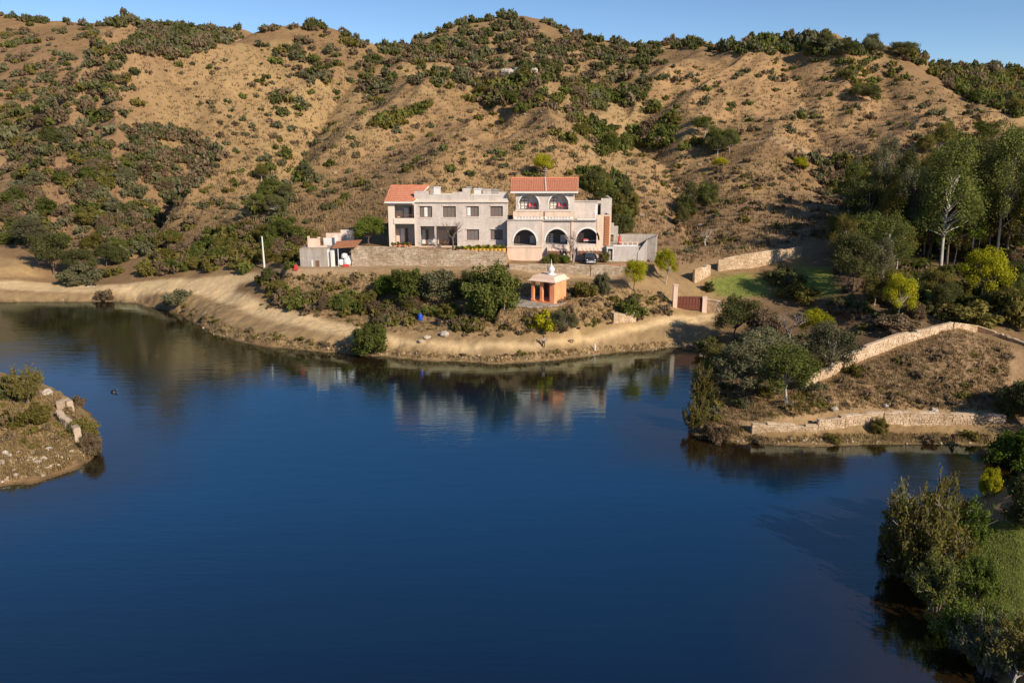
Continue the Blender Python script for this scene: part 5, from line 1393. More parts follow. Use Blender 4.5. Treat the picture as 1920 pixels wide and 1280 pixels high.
def place(kind, loc, w_, h_, mat, label, group=None, trunk='bark', name=None, var=None, cat=None, rz=None):
    """a plant standing at loc, w_ wide and h_ high in metres"""
    var = random.randrange(4) if var is None else var
    if kind in ('bush', 'thick') and h_ / w_ > .72: kind = 'globe'
    tm, cm = proto(kind, var)
    rz = random.random() * 6.28 if rz is None else rz
    if tm is None:
        o = link(name or "shrub", cm); o.location = loc; o.rotation_euler = (0, 0, rz)
        o.scale = (w_ / 1.9, w_ / 1.9, h_ / (1.6 if kind == 'globe' else .95)); setmat(o, mat)
        return tag(o, label, cat or "shrub", group)
    H, cw = (10, 7.5) if kind == 'tall' else (1.0, 2.0) if kind == 'plume' else (7, 7)
    pl_ = kind == 'plume'
    r_ = empty(name or ("shrub" if pl_ else "tree"), loc, label, cat or ("shrub" if pl_ else "tree"), group, rz)
    r_.scale = (w_ / cw, w_ / cw, h_ / H)
    t = link("branches" if pl_ else "trunk", tm, r_); setmat(t, "drybark" if pl_ else trunk)
    c_ = link("foliage" if pl_ else "crown", cm, r_); setmat(c_, mat)
    return r_

def ppx(kind, px, pb, pt, wpx, mat, label, group=None, **k):
    g = ground(px, pb)
    dep = g.y * cP + (CAM_H - g.z) * sP
    h_ = (W(px, pt, g.y).z - g.z); w_ = wpx * dep / FPX
    return place(kind, g - Vector((0, 0, .1)), w_, max(h_, .4), mat, label, group, **k)

def bare_tree(px, pb, pt, wpx, label, mat='drybark', seed=1, depth=4, name="bare_tree", Y=None, group=None, thick=1.0):
    g0 = ground(px, pb) if Y is None else W(px, pb, Y)
    dep = g0.y * cP + (CAM_H - g0.z) * sP
    H = W(px, pt, g0.y).z - g0.z; w_ = wpx * dep / FPX
    g = random.Random(seed); tr, tw = MB(), MB()
    def br(p, d, L, r, lv):
        q = p + d * L
        limb(tr if lv < 2 else tw, p, q, r, r * .55, g, 4, .25, 6 if lv < 2 else 4)
        if lv >= depth: return
        for i in range(3 if lv else 4):
            nd = (d + Vector((g.uniform(-1, 1) * w_ / H * 1.3, g.uniform(-1, 1) * w_ / H * 1.3, g.uniform(.0, .5)))).normalized()
            br(p.lerp(q, g.uniform(.55, 1)), nd, L * g.uniform(.55, .8), r * .5, lv + 1)
    br(Vector((0, 0, -.2)), Vector((g.uniform(-.1, .1), 0, 1)), H * .36, (.03 * H + .03) * thick, 0)
    r_ = empty(name, g0, label, "tree", group)
    tr.build("trunk", M[mat], r_); tw.build("twigs", M[mat], r_)["kind"] = "stuff"
    return r_

# ------------------------------------------------------------------ single plants
T = 'tree'
ppx(T, 693, 462, 398, 66, 'lime', "bright green broad tree at the left end of the house", var=0)
ppx(T, 668, 452, 425, 30, 'olive', "small olive tree behind the bright green tree left of the house", var=1)
ppx(T, 1190, 546, 474, 50, 'yellow', "yellow-green tree in front of the annex wall", var=1)
ppx(T, 1249, 533, 458, 48, 'yellow', "round yellow-green tree with pale trunk right of the annex", trunk='palebark', var=2)
ppx('bush', 1126, 548, 497, 42, 'grey', "grey-green bushy tree right of the shrine roof")
ppx('thick', 925, 594, 478, 122, 'green', "large round dark green tree just left of the shrine", var=3, name="tree", cat="tree")
ppx('bush', 905, 598, 560, 60, 'green', "green bush at the foot of the large round tree left of the shrine")
ppx('thick', 770, 556, 484, 96, 'green', "large green bush left of centre below the retaining wall", var=0)
ppx('thick', 830, 560, 492, 92, 'grey', "wide grey-green bush between two green ones below the retaining wall", var=1)
ppx('thick', 732, 552, 508, 60, 'lime', "brighter green low bush at the left end of the dense bushes", var=2)
ppx('thick', 880, 556, 498, 60, 'dark', "dark bush touching the large tree left of the shrine", var=3)
ppx('thick', 693, 664, 590, 76, 'green', "round green bush at the water's edge left of centre", var=1)
ppx('bush', 505, 529, 496, 38, 'dark', "dark green bush at the foot of the leaning pole")
ppx('bush', 1019, 614, 578, 54, 'yellow', "yellow-green bush below the shrine platform")
ppx(T, 1058, 622, 575, 56, 'grey', "small grey-green tree with pale stem below the shrine", trunk='palebark', var=0)
ppx('bush', 1182, 588, 552, 62, 'green', "green bush behind the stone ledge")
ppx('bush', 1095, 552, 520, 50, 'olive', "low olive bush directly right of the shrine")
ppx('bush', 335, 566, 536, 60, 'grey', "dry grey bush on the bank below the left road")
ppx('bush', 197, 560, 536, 34, 'brown', "round brown bush at the left waterline beside the birds")
ppx('bush', 1468, 532, 490, 76, 'dark', "dark green rounded bush on the lawn right of the gate")
ppx('bush', 1328, 545, 520, 26, 'dark', "small dark bush at the left end of the lawn")
ppx('bush', 1495, 560, 528, 90, 'olive', "low olive bush in front of the lawn")
ppx('bush', 1330, 650, 628, 60, 'dark', "low dark shrub at the waterline where the peninsula begins")
bare_tree(850, 470, 392, 52, "leafless grey tree in front of the house veranda", 'bark', 3, 4, Y=121.7, thick=.9)
bare_tree(1074, 492, 410, 48, "pale leafless tree between the two right arches", 'drybark', 5, 4, Y=121.2)
bare_tree(1322, 462, 415, 26, "thin white dead tree on the slope right of the house", 'palebark', 9, 3)
# right peninsula
PG = "trees on the right peninsula"
ppx(T, 1378, 640, 548, 92, 'dark', "dark green tree at the back left of the peninsula grove", PG, var=0)
ppx(T, 1436, 715, 600, 136, 'grey', "wide grey-green tree in the middle of the peninsula grove", PG, var=1)
ppx(T, 1392, 748, 628, 132, 'grey', "tall full tree at the left front of the peninsula grove", PG, var=2)
ppx(T, 1474, 756, 636, 128, 'green', "green tree with pale trunk at the front of the peninsula grove", PG, trunk='palebark', var=3)
ppx(T, 1555, 705, 592, 100, 'grey', "bluish grey-green tree beside the gap in the wall", PG, trunk='palebark', var=0)
ppx(T, 1527, 640, 568, 66, 'yellow', "bright yellow-green tree behind the peninsula grove", PG, var=1)
ppx(T, 1350, 728, 640, 84, 'olive', "olive tree at the left side of the peninsula grove", PG, var=2)
ppx('plume', 1318, 765, 680, 70, 'olive', "thin olive shrub leaning over the water on the peninsula's left side", PG, var=3)
ppx('plume', 1305, 806, 738, 64, 'olive', "olive bush at the very tip of the right peninsula")
ppx('thick', 1345, 822, 785, 60, 'brown', "dry bush at the waterline below the peninsula tip")
ppx('airy', 1510, 775, 730, 70, 'olive', "thin dry bush with open branches above the low wall")
ppx('bush', 1430, 640, 568, 80, 'brown', "tan dry bush behind the peninsula grove")
bare_tree(1480, 650, 556, 90, "pinkish leafless tree behind the grey-green grove", 'drybark', 14, 4)
bare_tree(1478, 770, 730, 60, "small dead pale tree near the front of the grove", 'palebark', 15, 3)
for px, pb, pt, w_, m_, lb in [(1648, 812, 776, 36, 'olive', "climbing plant against the joint of the lakeside wall"), (1420, 826, 812, 40, 'brown', "dry clump under the left end of the lakeside wall"), (1560, 826, 808, 36, 'olive', "olive clump under the middle of the lakeside wall"),
        (1740, 826, 810, 40, 'brown', "dry clump under the long right wall section"), (1820, 822, 800, 34, 'olive', "olive clump near the right end of the lakeside wall"), (1532, 730, 708, 44, 'grey', "grey shrub in the gap of the mound wall"), (1600, 700, 680, 44, 'olive', "olive shrub in front of the mound wall")]:
    ppx('bush', px, pb, pt, w_, m_, lb)
# forest on the right
FG = "tall trees of the right hand wood"
ppx('tall', 1762, 512, 262, 150, 'green', "tallest tree of the wood with a long white trunk", FG, trunk='palebark', var=0)
ppx('tall', 1868, 505, 248, 130, 'green', "second tallest tree of the wood near the right edge", FG, trunk='palebark', var=1)
ppx('tall', 1820, 490, 270, 110, 'olive', "tall pale green tree between the two tallest", FG, trunk='palebark', var=2)
ppx('tall', 1700, 480, 320, 90, 'grey', "tall grey-green tree on the left shoulder of the wood", FG, var=3)
ppx('tall', 1940, 520, 280, 130, 'olive', "tall yellowish tree at the right edge of the picture", FG, var=0)
ppx('tall', 1655, 540, 388, 100, 'green', "dull green tree with slim pale trunk at the left of the wood", FG, trunk='palebark', var=2)
ppx(T, 1838, 576, 452, 104, 'yellow', "large bright yellow-green tree in the wood", FG, var=2)
ppx(T, 1682, 606, 500, 66, 'yellow', "slender yellow-green tree in front of the dark wood", FG, trunk='palebark', var=3)
ppx(T, 1596, 555, 420, 90, 'dark', "dark tree at the left edge of the wood", FG, var=0)
ppx('bush', 1900, 600, 520, 120, 'olive', "olive thicket at the foot of the wood near the right edge")
ppx('bush', 1820, 604, 560, 110, 'olive', "low olive thicket behind the top of the mound")
ppx('bush', 1680, 616, 585, 100, 'brown', "brown low bush in front of the slender yellow-green tree")
bare_tree(1705, 470, 318, 70, "pinkish leafless tree in the wood", 'drybark', 22, 5)
# right edge and foreground
ppx(T, 1965, 815, 690, 130, 'dark', "big dark tree standing at the right edge above the wall", var=1)
ppx('bush', 1905, 780, 700, 90, 'dark', "dark bush beside the right end of the mound", var=2)
ppx('thick', 1905, 880, 768, 110, 'lime', "bright green bush at the right end of the lakeside wall", var=0)
ppx('bush', 1932, 985, 850, 110, 'dark', "shaded dark bush behind the lawn at the right edge", var=1)
ppx('bush', 1857, 930, 868, 44, 'yellow', "small bright yellow sapling over the water", var=2)
NG = "foreground bushes leaning over the water"
for i, (px, pb, pt, w_, m_, lb) in enumerate([
    (1735, 1085, 900, 150, 'olive', "feathery thin-leaved bush reaching farthest over the water"),
    (1795, 1035, 925, 120, 'lime', "olive bush behind the feathery one"),
    (1690, 1090, 960, 90, 'olive', "small olive bush at the left foot of the feathery one"),
    (1755, 1140, 1035, 110, 'green', "low green bush at the waterline below the feathery bush"),
    (1800, 1205, 1110, 120, 'lime', "fresh green bush on the bank below the lawn"),
    (1850, 1260, 1150, 130, 'grey', "grey-green bush near the bottom right corner"),
    (1705, 1045, 915, 110, 'olive', "pale feathery bush on the left side of the foreground clump"),
    (1765, 1010, 890, 80, 'olive', "thin upright bush at the back of the foreground clump"),
    (1830, 1120, 1030, 90, 'lime', "small bright bush at the left edge of the near lawn"),
    (1905, 1262, 1150, 130, 'olive', "olive bush at the right edge below the lawn")]):
    ppx('plume', px, pb, pt, w_ * 1.15, m_, lb, NG, var=i % 4)
ppx('airy', 1712, 1055, 885, 120, 'grey', "wispy grey twigs at the left of the feathery bush", NG, var=0)
ppx('airy', 1770, 1000, 915, 90, 'brown', "wispy brown branch tops above the foreground bushes", NG, var=1)
bare_tree(1905, 1300, 1165, 170, "pale bare twigs in the bottom right corner", 'palebark', 31, 4, thick=.6)
# left point
ppx('plume', 48, 752, 680, 90, 'olive', "leafy olive shrub with pale twigs on the left point")
ppx('fine', 10, 745, 695, 60, 'dark', "dark shrub at the left edge of the picture on the point")
ppx('thick', 140, 760, 738, 40, 'brown', "brown shrub behind the ruined wall")
ppx('thick', 160, 822, 775, 60, 'olive', "olive shrub at the tip of the left point")
ppx('thick', 172, 850, 800, 44, 'brown', "brown shrub at the waterline of the left point")
ppx('thick', 50, 790, 750, 90, 'olive', "wide yellowish shrub in the middle of the left point")
ppx('airy', 20, 800, 750, 60, 'straw', "pale dry shrub at the left edge of the point")
# dark trees at the foot of the left hill
for i, (px, pb, pt, w_, lb) in enumerate([(100, 515, 425, 80, "dark tree standing left at the foot of the left hill"), (150, 520, 455, 70, "dark tree right of the mound at the road"), (60, 470, 400, 70, "dark tree up the slope above the sandy mound"), (200, 500, 450, 46, "smaller dark tree near the road bend at the left")]):
    ppx(T, px, pb, pt, w_, 'dark' if i != 2 else 'grey', lb, "dark trees at the foot of the left hill", var=i)
ppx('thick', 150, 530, 490, 90, 'grey', "grey-green bush beside the road at the left", var=3)

# ------------------------------------------------------------------ scattered plants
def inpoly(px, py, poly):
    r_ = False; n = len(poly)
    for i in range(n):
        ax_, ay_ = poly[i]; bx_, by_ = poly[(i + 1) % n]
        if (ay_ > py) != (by_ > py) and px < ax_ + (py - ay_) * (bx_ - ax_) / (by_ - ay_): r_ = not r_
    return r_

CW = {'dark': 'dark green', 'green': 'mid green', 'grey': 'grey-green', 'olive': 'olive', 'brown': 'dry brown', 'straw': 'straw coloured', 'yellow': 'yellow-green', 'lime': 'bright green'}
def relabel(m_, w_, wr, label):
    i = min([label.find(q) for q in ('shrub', 'bush', 'tuft') if label.find(q) >= 0])
    t = (w_ / (.5 * (wr[0] + wr[1])))
    return ("small " if t < .8 else "large " if t > 1.15 else "") + CW[m_] + " " + label[i:]
KEEP = [(788, 597), (822, 607), (1019, 645), (1071, 640), (1171, 585), (801, 634), (834, 628), (500, 500), (582, 500), (648, 500), (946, 580), (1010, 575), (1035, 575)]
S = []    # scattered shrubs: (size on screen, loc, w, h, mat, group label)
def scatter(poly, n, mats, wr, hr, label, group, clump=0.0, exclude=None):
    xs = [p[0] for p in poly]; ys_ = [p[1] for p in poly]
    k = tries = 0
    while k < n and tries < n * 30:
        tries += 1
        px, py = random.uniform(min(xs), max(xs)), random.uniform(min(ys_), max(ys_))
        if not inpoly(px, py, poly): continue
        if clump: px += random.gauss(0, 16); py += random.gauss(0, 9)
        g = ground(px, py)
        if g is None or g.z < .6: continue
        if any(abs(px - a) < 16 and -6 < py - b_ < 20 for a, b_ in KEEP): continue
        if clump and fbm(np.array([g.x / 9]), np.array([g.y / 12]), 77, 3)[0] < clump + random.uniform(-.02, .32): continue
        w_ = random.uniform(*wr) * (.8 + .4 * random.random()); h_ = w_ * random.uniform(*hr)
        m_ = random.choice(mats); S.append((w_ * FPX / g.y, g.copy(), w_, h_, m_, relabel(m_, w_, wr, label), group)); k += 1
DG, MX = ['dark', 'green', 'dark', 'grey'], ['dark', 'grey', 'brown', 'olive', 'grey', 'brown', 'brown', 'green', 'grey']
scatter([(0, 170), (120, 190), (230, 230), (260, 330), (330, 380), (250, 500), (0, 450)], 480, MX + ['dark'], (1.4, 5.0), (.55, .85), "shrub in the dense scrub of the left valley", "scrub of the left valley", .3)
scatter([(0, 40), (480, 60), (360, 110), (250, 150), (230, 230), (120, 200), (0, 180)], 300, MX, (1.4, 4.6), (.5, .8), "shrub on the upper slope of the far left hill", "shrubs of the far left hill", .3)
scatter([(270, 50), (470, 62), (440, 82), (330, 112), (230, 98)], 200, ['dark', 'brown', 'grey'], (3, 5), (.6, .8), "shrub in the dark belt along the left skyline", "belt on the left skyline")
scatter([(230, 240), (330, 240), (430, 290), (330, 390), (260, 330)], 190, ['brown', 'grey', 'brown', 'dark'], (2.6, 4.2), (.55, .8), "brownish shrub in the gully between the left spurs", "shrubs between the left spurs")
scatter([(230, 470), (290, 430), (420, 430), (560, 430), (560, 498), (420, 505), (230, 518)], 170, ['olive', 'green', 'brown', 'olive'], (2.2, 3.8), (.55, .8), "olive shrub on the foothill above the road bend", "foothill shrubs above the road bend", .42)
scatter([(490, 90), (620, 60), (700, 90), (740, 80), (900, 60), (900, 160), (740, 165), (700, 205), (640, 130), (560, 200), (500, 240), (500, 180)], 310, MX + ['dark'], (1.6, 4.8), (.5, .8), "shrub in the thicket under the left centre skyline", "thicket under the left centre skyline", .3)
scatter([(740, 80), (820, 58), (900, 45), (1010, 48), (1250, 90), (1260, 130), (1200, 180), (1100, 200), (1040, 150), (940, 120), (900, 130)], 420, ['dark', 'grey', 'dark', 'brown', 'brown'], (1.8, 5.0), (.5, .8), "shrub covering the top of the central hill", "shrubs on the central hilltop", .2)
scatter([(1040, 160), (1200, 170), (1260, 250), (1300, 290), (1160, 280), (1090, 250), (1060, 200), (940, 200), (890, 190), (900, 150)], 380, ['green', 'dark', 'green', 'olive', 'brown'], (1.8, 4.8), (.55, .8), "green shrub in the belt running down the gully above the house", "green gully belt above the house", .28)
scatter([(700, 235), (830, 180), (815, 205), (730, 245)], 26, ['green', 'olive'], (2.2, 3.6), (.5, .8), "green shrub on the diagonal line left of the central gully", "diagonal row of shrubs on the hill")
scatter([(485, 300), (560, 290), (600, 330), (540, 395), (480, 400)], 36, ['olive', 'green', 'grey'], (2.2, 3.8), (.6, .9), "shrub on the slope high above the leaning pole", "shrubs high above the pole")
scatter([(300, 130), (500, 90), (720, 200), (1050, 210), (1200, 310), (1150, 360), (700, 360), (560, 440), (300, 430), (440, 290)], 380, MX, (0.8, 2.6), (.5, .8), "lone small shrub on the open golden slope", "lone shrubs on the golden slope")
scatter([(1180, 160), (1400, 100), (1600, 105), (1740, 150), (1900, 230), (1900, 280), (1300, 260)], 230, MX, (0.8, 2.8), (.5, .85), "lone shrub on the bare right hill", "lone shrubs on the right hill")
scatter([(1500, 90), (1650, 95), (1700, 150), (1620, 180), (1580, 150)], 34, ['dark', 'green', 'olive'], (2.2, 3.6), (.6, .9), "dark shrub below the crest of the right hill", "shrubs below the right crest")
scatter([(1220, 90), (1480, 78), (1560, 80), (1640, 100), (1620, 104), (1400, 104), (1330, 96)], 80, ['dark', 'grey', 'green'], (2.4, 4.2), (.7, 1.1), "shrub standing against the sky on the right crest", "shrubs on the right crest")
scatter([(1690, 110), (1750, 112), (1920, 135), (1920, 225), (1800, 180)], 230, ['green', 'dark', 'olive', 'brown'], (2.8, 4.6), (.6, .9), "green shrub on the ridge at the far right", "shrubs on the far right ridge")
scatter([(1480, 290), (1650, 300), (1640, 400), (1540, 370)], 60, ['olive', 'grey', 'green', 'brown'], (2.0, 3.4), (.6, .9), "shrub in the loose scrub left of the wood", "loose scrub left of the wood")
scatter([(1090, 322), (1180, 350), (1185, 440), (1150, 440), (1120, 400)], 70, ['green', 'dark', 'olive'], (2.4, 4.0), (.8, 1.1), "green shrub packed behind the right end of the house", "shrubs behind the right end of the house")
scatter([(1195, 290), (1560, 310), (1620, 420), (1500, 455), (1300, 480), (1240, 440), (1200, 380)], 220, ['brown', 'brown', 'olive', 'grey'], (1.0, 2.2), (.4, .7), "small dry shrub on the brown slope right of the house", "dry shrubs right of the house")
scatter([(480, 520), (560, 535), (700, 560), (900, 600), (900, 620), (760, 615), (640, 595), (520, 575)], 130, ['olive', 'olive', 'brown', 'green'], (1.5, 2.8), (.5, .8), "low olive shrub on the bank below the left half of the house", "low shrubs on the house bank")
scatter([(540, 508), (700, 512), (720, 545), (600, 540), (540, 525)], 30, ['brown', 'straw', 'olive'], (.8, 1.6), (.5, .8), "dry tuft bush just under the lower yard", "dry bushes under the yard")
scatter([(1060, 545), (1240, 550), (1260, 590), (1100, 610), (1000, 625), (900, 620), (980, 600)], 70, ['brown', 'brown', 'olive'], (.8, 1.8), (.45, .7), "dry brown shrub on the slope around the shrine", "dry shrubs around the shrine")
scatter([(1540, 735), (1620, 690), (1785, 630), (1900, 660), (1870, 760), (1620, 760), (1400, 785)], 70, ['brown', 'brown', 'brown', 'olive'], (.6, 1.6), (.4, .7), "dry brown shrub on the mound of the right peninsula", "dry shrubs on the mound")
scatter([(1320, 640), (1560, 620), (1760, 600), (1600, 670), (1500, 720), (1340, 790)], 90, ['olive', 'brown', 'grey'], (.8, 2.0), (.5, .8), "low undergrowth shrub among the peninsula trees", "undergrowth of the peninsula")
scatter([(1560, 480), (1920, 440), (1920, 600), (1560, 600)], 150, ['dark', 'olive', 'green', 'brown'], (1.6, 3.2), (.6, .9), "undergrowth shrub between the trunks of the wood", "undergrowth of the wood")
scatter([(0, 700), (90, 720), (150, 780), (180, 830), (120, 850), (0, 830)], 60, ['olive', 'brown', 'straw'], (.5, 1.3), (.5, .8), "small dry shrub on the left point", "dry shrubs of the left point")

# shrubs that stand on the skyline itself
def sky_py(px):
    for py in np.arange(10, 200, 1.5):
        if ground(px, py) is not None and ground(px, py).y < 420: return py
for i in range(300):
    px = random.uniform(0, 1920)
    if fbm(np.array([px / 60]), np.array([.5]), 3, 3)[0] < .36: continue
    py = sky_py(px)
    if py is None: continue
    g = ground(px, py + random.uniform(.5, 6))
    if g is None: continue
    w_ = random.uniform(2.0, 4.6)
    S.append((w_ * FPX / g.y * 1.0, g.copy(), w_, w_ * random.uniform(.6, 1.0), random.choice(['dark', 'dark', 'grey', 'brown']), "shrub standing right on the hill skyline", "shrubs along the skyline"))

scatter([(200, 562), (340, 565), (480, 620), (660, 650), (900, 668), (1200, 645), (1200, 656), (930, 678), (700, 664), (480, 644), (380, 605), (280, 568)], 60, ['brown', 'olive', 'straw'], (.5, 1.3), (.4, .6), "small dry shrub on the bank between the road and the water", "dry shrubs on the lake bank")
scatter([(480, 575), (620, 600), (760, 625), (900, 635), (1000, 630), (1200, 600), (1240, 590), (1150, 590), (950, 612), (700, 605), (520, 560)], 60, ['brown', 'brown', 'olive'], (.6, 1.5), (.4, .6), "small dry shrub along the upper edge of the road", "dry shrubs along the road")
# woodland trees scattered on the right, with trunks
def wood(poly, n, hr, wr, label, group, mats, kinds=('tree', 'tall')):
    xs = [p[0] for p in poly]; ys_ = [p[1] for p in poly]; k = 0
    while k < n:
        px, py = random.uniform(min(xs), max(xs)), random.uniform(min(ys_), max(ys_))
        if not inpoly(px, py, poly): continue
        g = ground(px, py); k += 1
        h_ = random.uniform(*hr)
        m_ = random.choice(mats); kd = random.choice(kinds); tk = random.choice(['bark', 'drybark', 'palebark']); i = label.find('tree')
        lb = ("tall " if h_ > .75 * hr[1] else "low " if h_ < hr[0] * 1.25 else "") + CW[m_] + " " + label[i:]
        if tk == 'palebark': lb = lb.replace('tree', 'pale trunked tree', 1)
        place(kd, g - Vector((0, 0, .2)), h_ * random.uniform(*wr), h_, m_, lb, group, trunk=tk)
wood([(1570, 420), (1660, 380), (1920, 360), (1990, 420), (1990, 500), (1560, 505)], 56, (7, 14), (.45, .75), "middle sized tree inside the dark right hand wood", "trees inside the right hand wood", ['dark', 'green', 'green', 'grey', 'olive', 'olive', 'lime'])
wood([(1560, 470), (1660, 440), (1700, 500), (1640, 560), (1560, 560)], 9, (5, 9), (.55, .8), "tree at the left front of the right hand wood", "left front trees of the wood", ['olive', 'green', 'grey'])
wood([(1560, 545), (1960, 560), (1960, 590), (1600, 590)], 12, (4, 6.5), (.6, .9), "shaded tree along the front of the right hand wood", "front trees of the right hand wood", ['dark', 'olive', 'green'], ('tree',))
wood([(1650, 300), (1920, 270), (1920, 360), (1660, 370)], 15, (5, 8), (.6, .9), "tree on the slope behind the right hand wood", "trees behind the right hand wood", ['green', 'olive', 'dark'])
wood([(1305, 250), (1385, 265), (1380, 312), (1310, 300)], 7, (4, 6), (.7, 1.0), "dark green tree in the clump on the track of the right slope", "clump on the right slope track", ['dark', 'green'], ('tree',))
wood([(1255, 385), (1325, 380), (1330, 445), (1262, 440)], 7, (4, 6.5), (.6, .8), "dark tree in the clump right of the house", "clump right of the house", ['dark', 'green', 'dark'], ('tree',))
wood([(1500, 92), (1640, 96), (1700, 110), (1640, 112), (1500, 108)], 8, (4, 6), (.8, 1.1), "small tree standing on the crest of the right hill", "trees on the right hill crest", ['dark', 'grey', 'dark'], ('tree',))
wood([(1595, 165), (1650, 175), (1640, 200), (1600, 195)], 4, (3.5, 5), (.9, 1.2), "flat topped dark tree below the right crest", "flat topped trees below the right crest", ['dark', 'olive'], ('tree',))
wood([(490, 330), (560, 350), (560, 470), (470, 470)], 6, (3.5, 5), (.7, 1.0), "small green tree on the slope above the leaning pole", "small trees above the pole", ['green', 'olive', 'dark'], ('tree',))
ppx(T, 1690, 112, 72, 66, 'dark', "wide tree alone on the skyline right of the right crest", var=1)
ppx(T, 1500, 320, 290, 30, 'yellow', "tiny yellow-green tree on the right slope", var=0)
ppx(T, 1350, 318, 290, 32, 'yellow', "small yellow-green tree at the foot of the dark clump on the track", var=1)
ppx(T, 1020, 334, 282, 46, 'yellow', "yellow-green tree just behind the higher red roof", var=2)

S.sort(key=lambda s: -s[0])
NIND = 290
for s in S[:NIND]:
    k_ = 'bush' if s[0] > 26 else 'shrub'
    place(k_, s[1] - Vector((0, 0, .1)), s[2], s[3], s[4], s[5], s[6], name="hillside_shrub", var=random.randrange(4))
# the rest: one mesh, each shrub its own leaf cloud
bym = {}
for s in S[NIND:]: bym.setdefault(s[4], []).append(s)
tv, tf, trn, tmi = [], [], [], []; off = 0; mats_ = list(bym)
for mi, m_ in enumerate(mats_):
    for s in bym[m_]:
        me = proto('shrub', random.randrange(4))[1]
        n = len(me.vertices); co = np.empty(n * 3, np.float32); me.vertices.foreach_get("co", co); co = co.reshape(-1, 3)
        rn = np.empty(n, np.float32); me.attributes["rnd"].data.foreach_get("value", rn)
        step = 2 if s[0] > 15 else 3
        keep = np.repeat(np.arange(n // 4) % step == random.randrange(step), 4); co, rn = co[keep], rn[keep]; n = len(co)
        c4 = co.reshape(-1, 4, 3); m4 = c4.mean(1, keepdims=True); co = (m4 + (c4 - m4) * (1.2 if step == 2 else 1.45)).reshape(-1, 3)
        a = random.random() * 6.28; c_, s_ = math.cos(a), math.sin(a)
        X_ = (co[:, 0] * c_ - co[:, 1] * s_) * s[2] / 1.9; Y_ = (co[:, 0] * s_ + co[:, 1] * c_) * s[2] / 1.9
        tv.append(np.stack([X_ + s[1].x, Y_ + s[1].y, co[:, 2] * s[3] / .95 + s[1].z - .1], 1)); tf.append(np.arange(n).reshape(-1, 4) + off)
        trn.append(np.clip(rn * .7 + random.uniform(-.1, .5), 0, 1)); tmi.append(np.full(n // 4, mi)); off += n
me = np_mesh("hillside_scrub", np.concatenate(tv), np.concatenate(tf), None, np.concatenate(trn))
for m_ in mats_: me.materials.append(M[m_])
me.polygons.foreach_set("material_index", np.concatenate(tmi).astype(np.int32))
tag(link("hillside_scrub", me), "countless smaller shrubs dotted over the dry hills", None, None, "stuff")

# ------------------------------------------------------------------ grass and stones
def tufts(name, polys, n, hr, mat, label, blades=7, spread=.22, wid=.03):
    P = []
    ar = [abs(sum(a[0] * b_[1] - b_[0] * a[1] for a, b_ in zip(q, q[1:] + q[:1]))) for q in polys]
    for poly in polys:
        xs = [p[0] for p in poly]; ys_ = [p[1] for p in poly]; k = 0; tr_ = 0; per = int(n * abs(sum(a[0] * b_[1] - b_[0] * a[1] for a, b_ in zip(poly, poly[1:] + poly[:1]))) / sum(ar))
        while k < per and tr_ < per * 20:
            tr_ += 1
            px, py = random.uniform(min(xs), max(xs)), random.uniform(min(ys_), max(ys_))
            if not inpoly(px, py, poly): continue
            g = ground(px, py)
            if g is None or g.z < .08: continue
            P.append(tuple(g)); k += 1
    P = np.array(P); m_ = len(P) * blades
    base = np.repeat(P, blades, 0); base[:, :2] += rng.normal(size=(m_, 2)) * spread * .5
    h = rng.uniform(*hr, m_); a = rng.uniform(0, 6.28, m_); ln = rng.uniform(.1, .6, m_) * h
    tip = base + np.stack([np.cos(a) * ln, np.sin(a) * ln, h], 1)
    sd = np.stack([-np.sin(a), np.cos(a), np.zeros(m_)], 1) * (wid * (1 + h))[:, None]
    base[:, 2] -= .06
    V_ = np.stack([base - sd, base + sd, tip], 1).reshape(-1, 3)
    rn = np.repeat(np.clip(rng.normal(.5, .25, m_) + np.repeat(rng.normal(0, .15, len(P)), blades), 0, 1), 3)
    tag(link(name, np_mesh(name, V_, np.arange(3 * m_).reshape(-1, 3), M[mat], rn)), label, None, None, "stuff")
tufts("dry_grass", [[(0, 700), (100, 730), (180, 800), (175, 860), (90, 890), (0, 900)], [(1310, 640), (1600, 690), (1785, 615), (1900, 650), (1880, 770), (1620, 765), (1400, 790), (1310, 800)], [(1400, 822), (1640, 812), (1860, 815), (1860, 830), (1400, 830)],
                    [(480, 515), (950, 515), (1250, 550), (1250, 590), (1000, 625), (700, 620), (500, 565)], [(1290, 770), (1400, 800), (1400, 828), (1300, 812)], [(250, 560), (400, 600), (560, 640), (900, 668), (1250, 640), (1250, 654), (930, 680), (560, 654), (400, 628)]], 15000, (.1, .38), 'straw', "dry grass on the banks and the mound", 6)
tufts("hill_grass", [[(300, 110), (700, 60), (1250, 90), (1600, 100), (1900, 220), (1900, 300), (1560, 450), (1250, 500), (700, 440), (560, 470), (300, 430)]], 9000, (.3, .8), 'straw', "dry grass tufts on the hill slopes", 5, .6, .06)
tufts("hill_brush", [[(0, 45), (700, 60), (1250, 90), (1600, 100), (1900, 220), (1900, 300), (1560, 450), (1250, 500), (700, 440), (560, 470), (0, 430)]], 7000, (.25, .7), 'brown', "low dry brush all over the hill slopes", 6, .8, .08)
tufts("lawn_grass", [[(1800, 1000), (1860, 975), (1920, 985), (1920, 1200), (1850, 1190), (1780, 1080)], [(1330, 515), (1570, 500), (1570, 560), (1340, 555)]], 16000, (.04, .12), 'grassg', "green grass of the two lawns", 6, .3, .02)

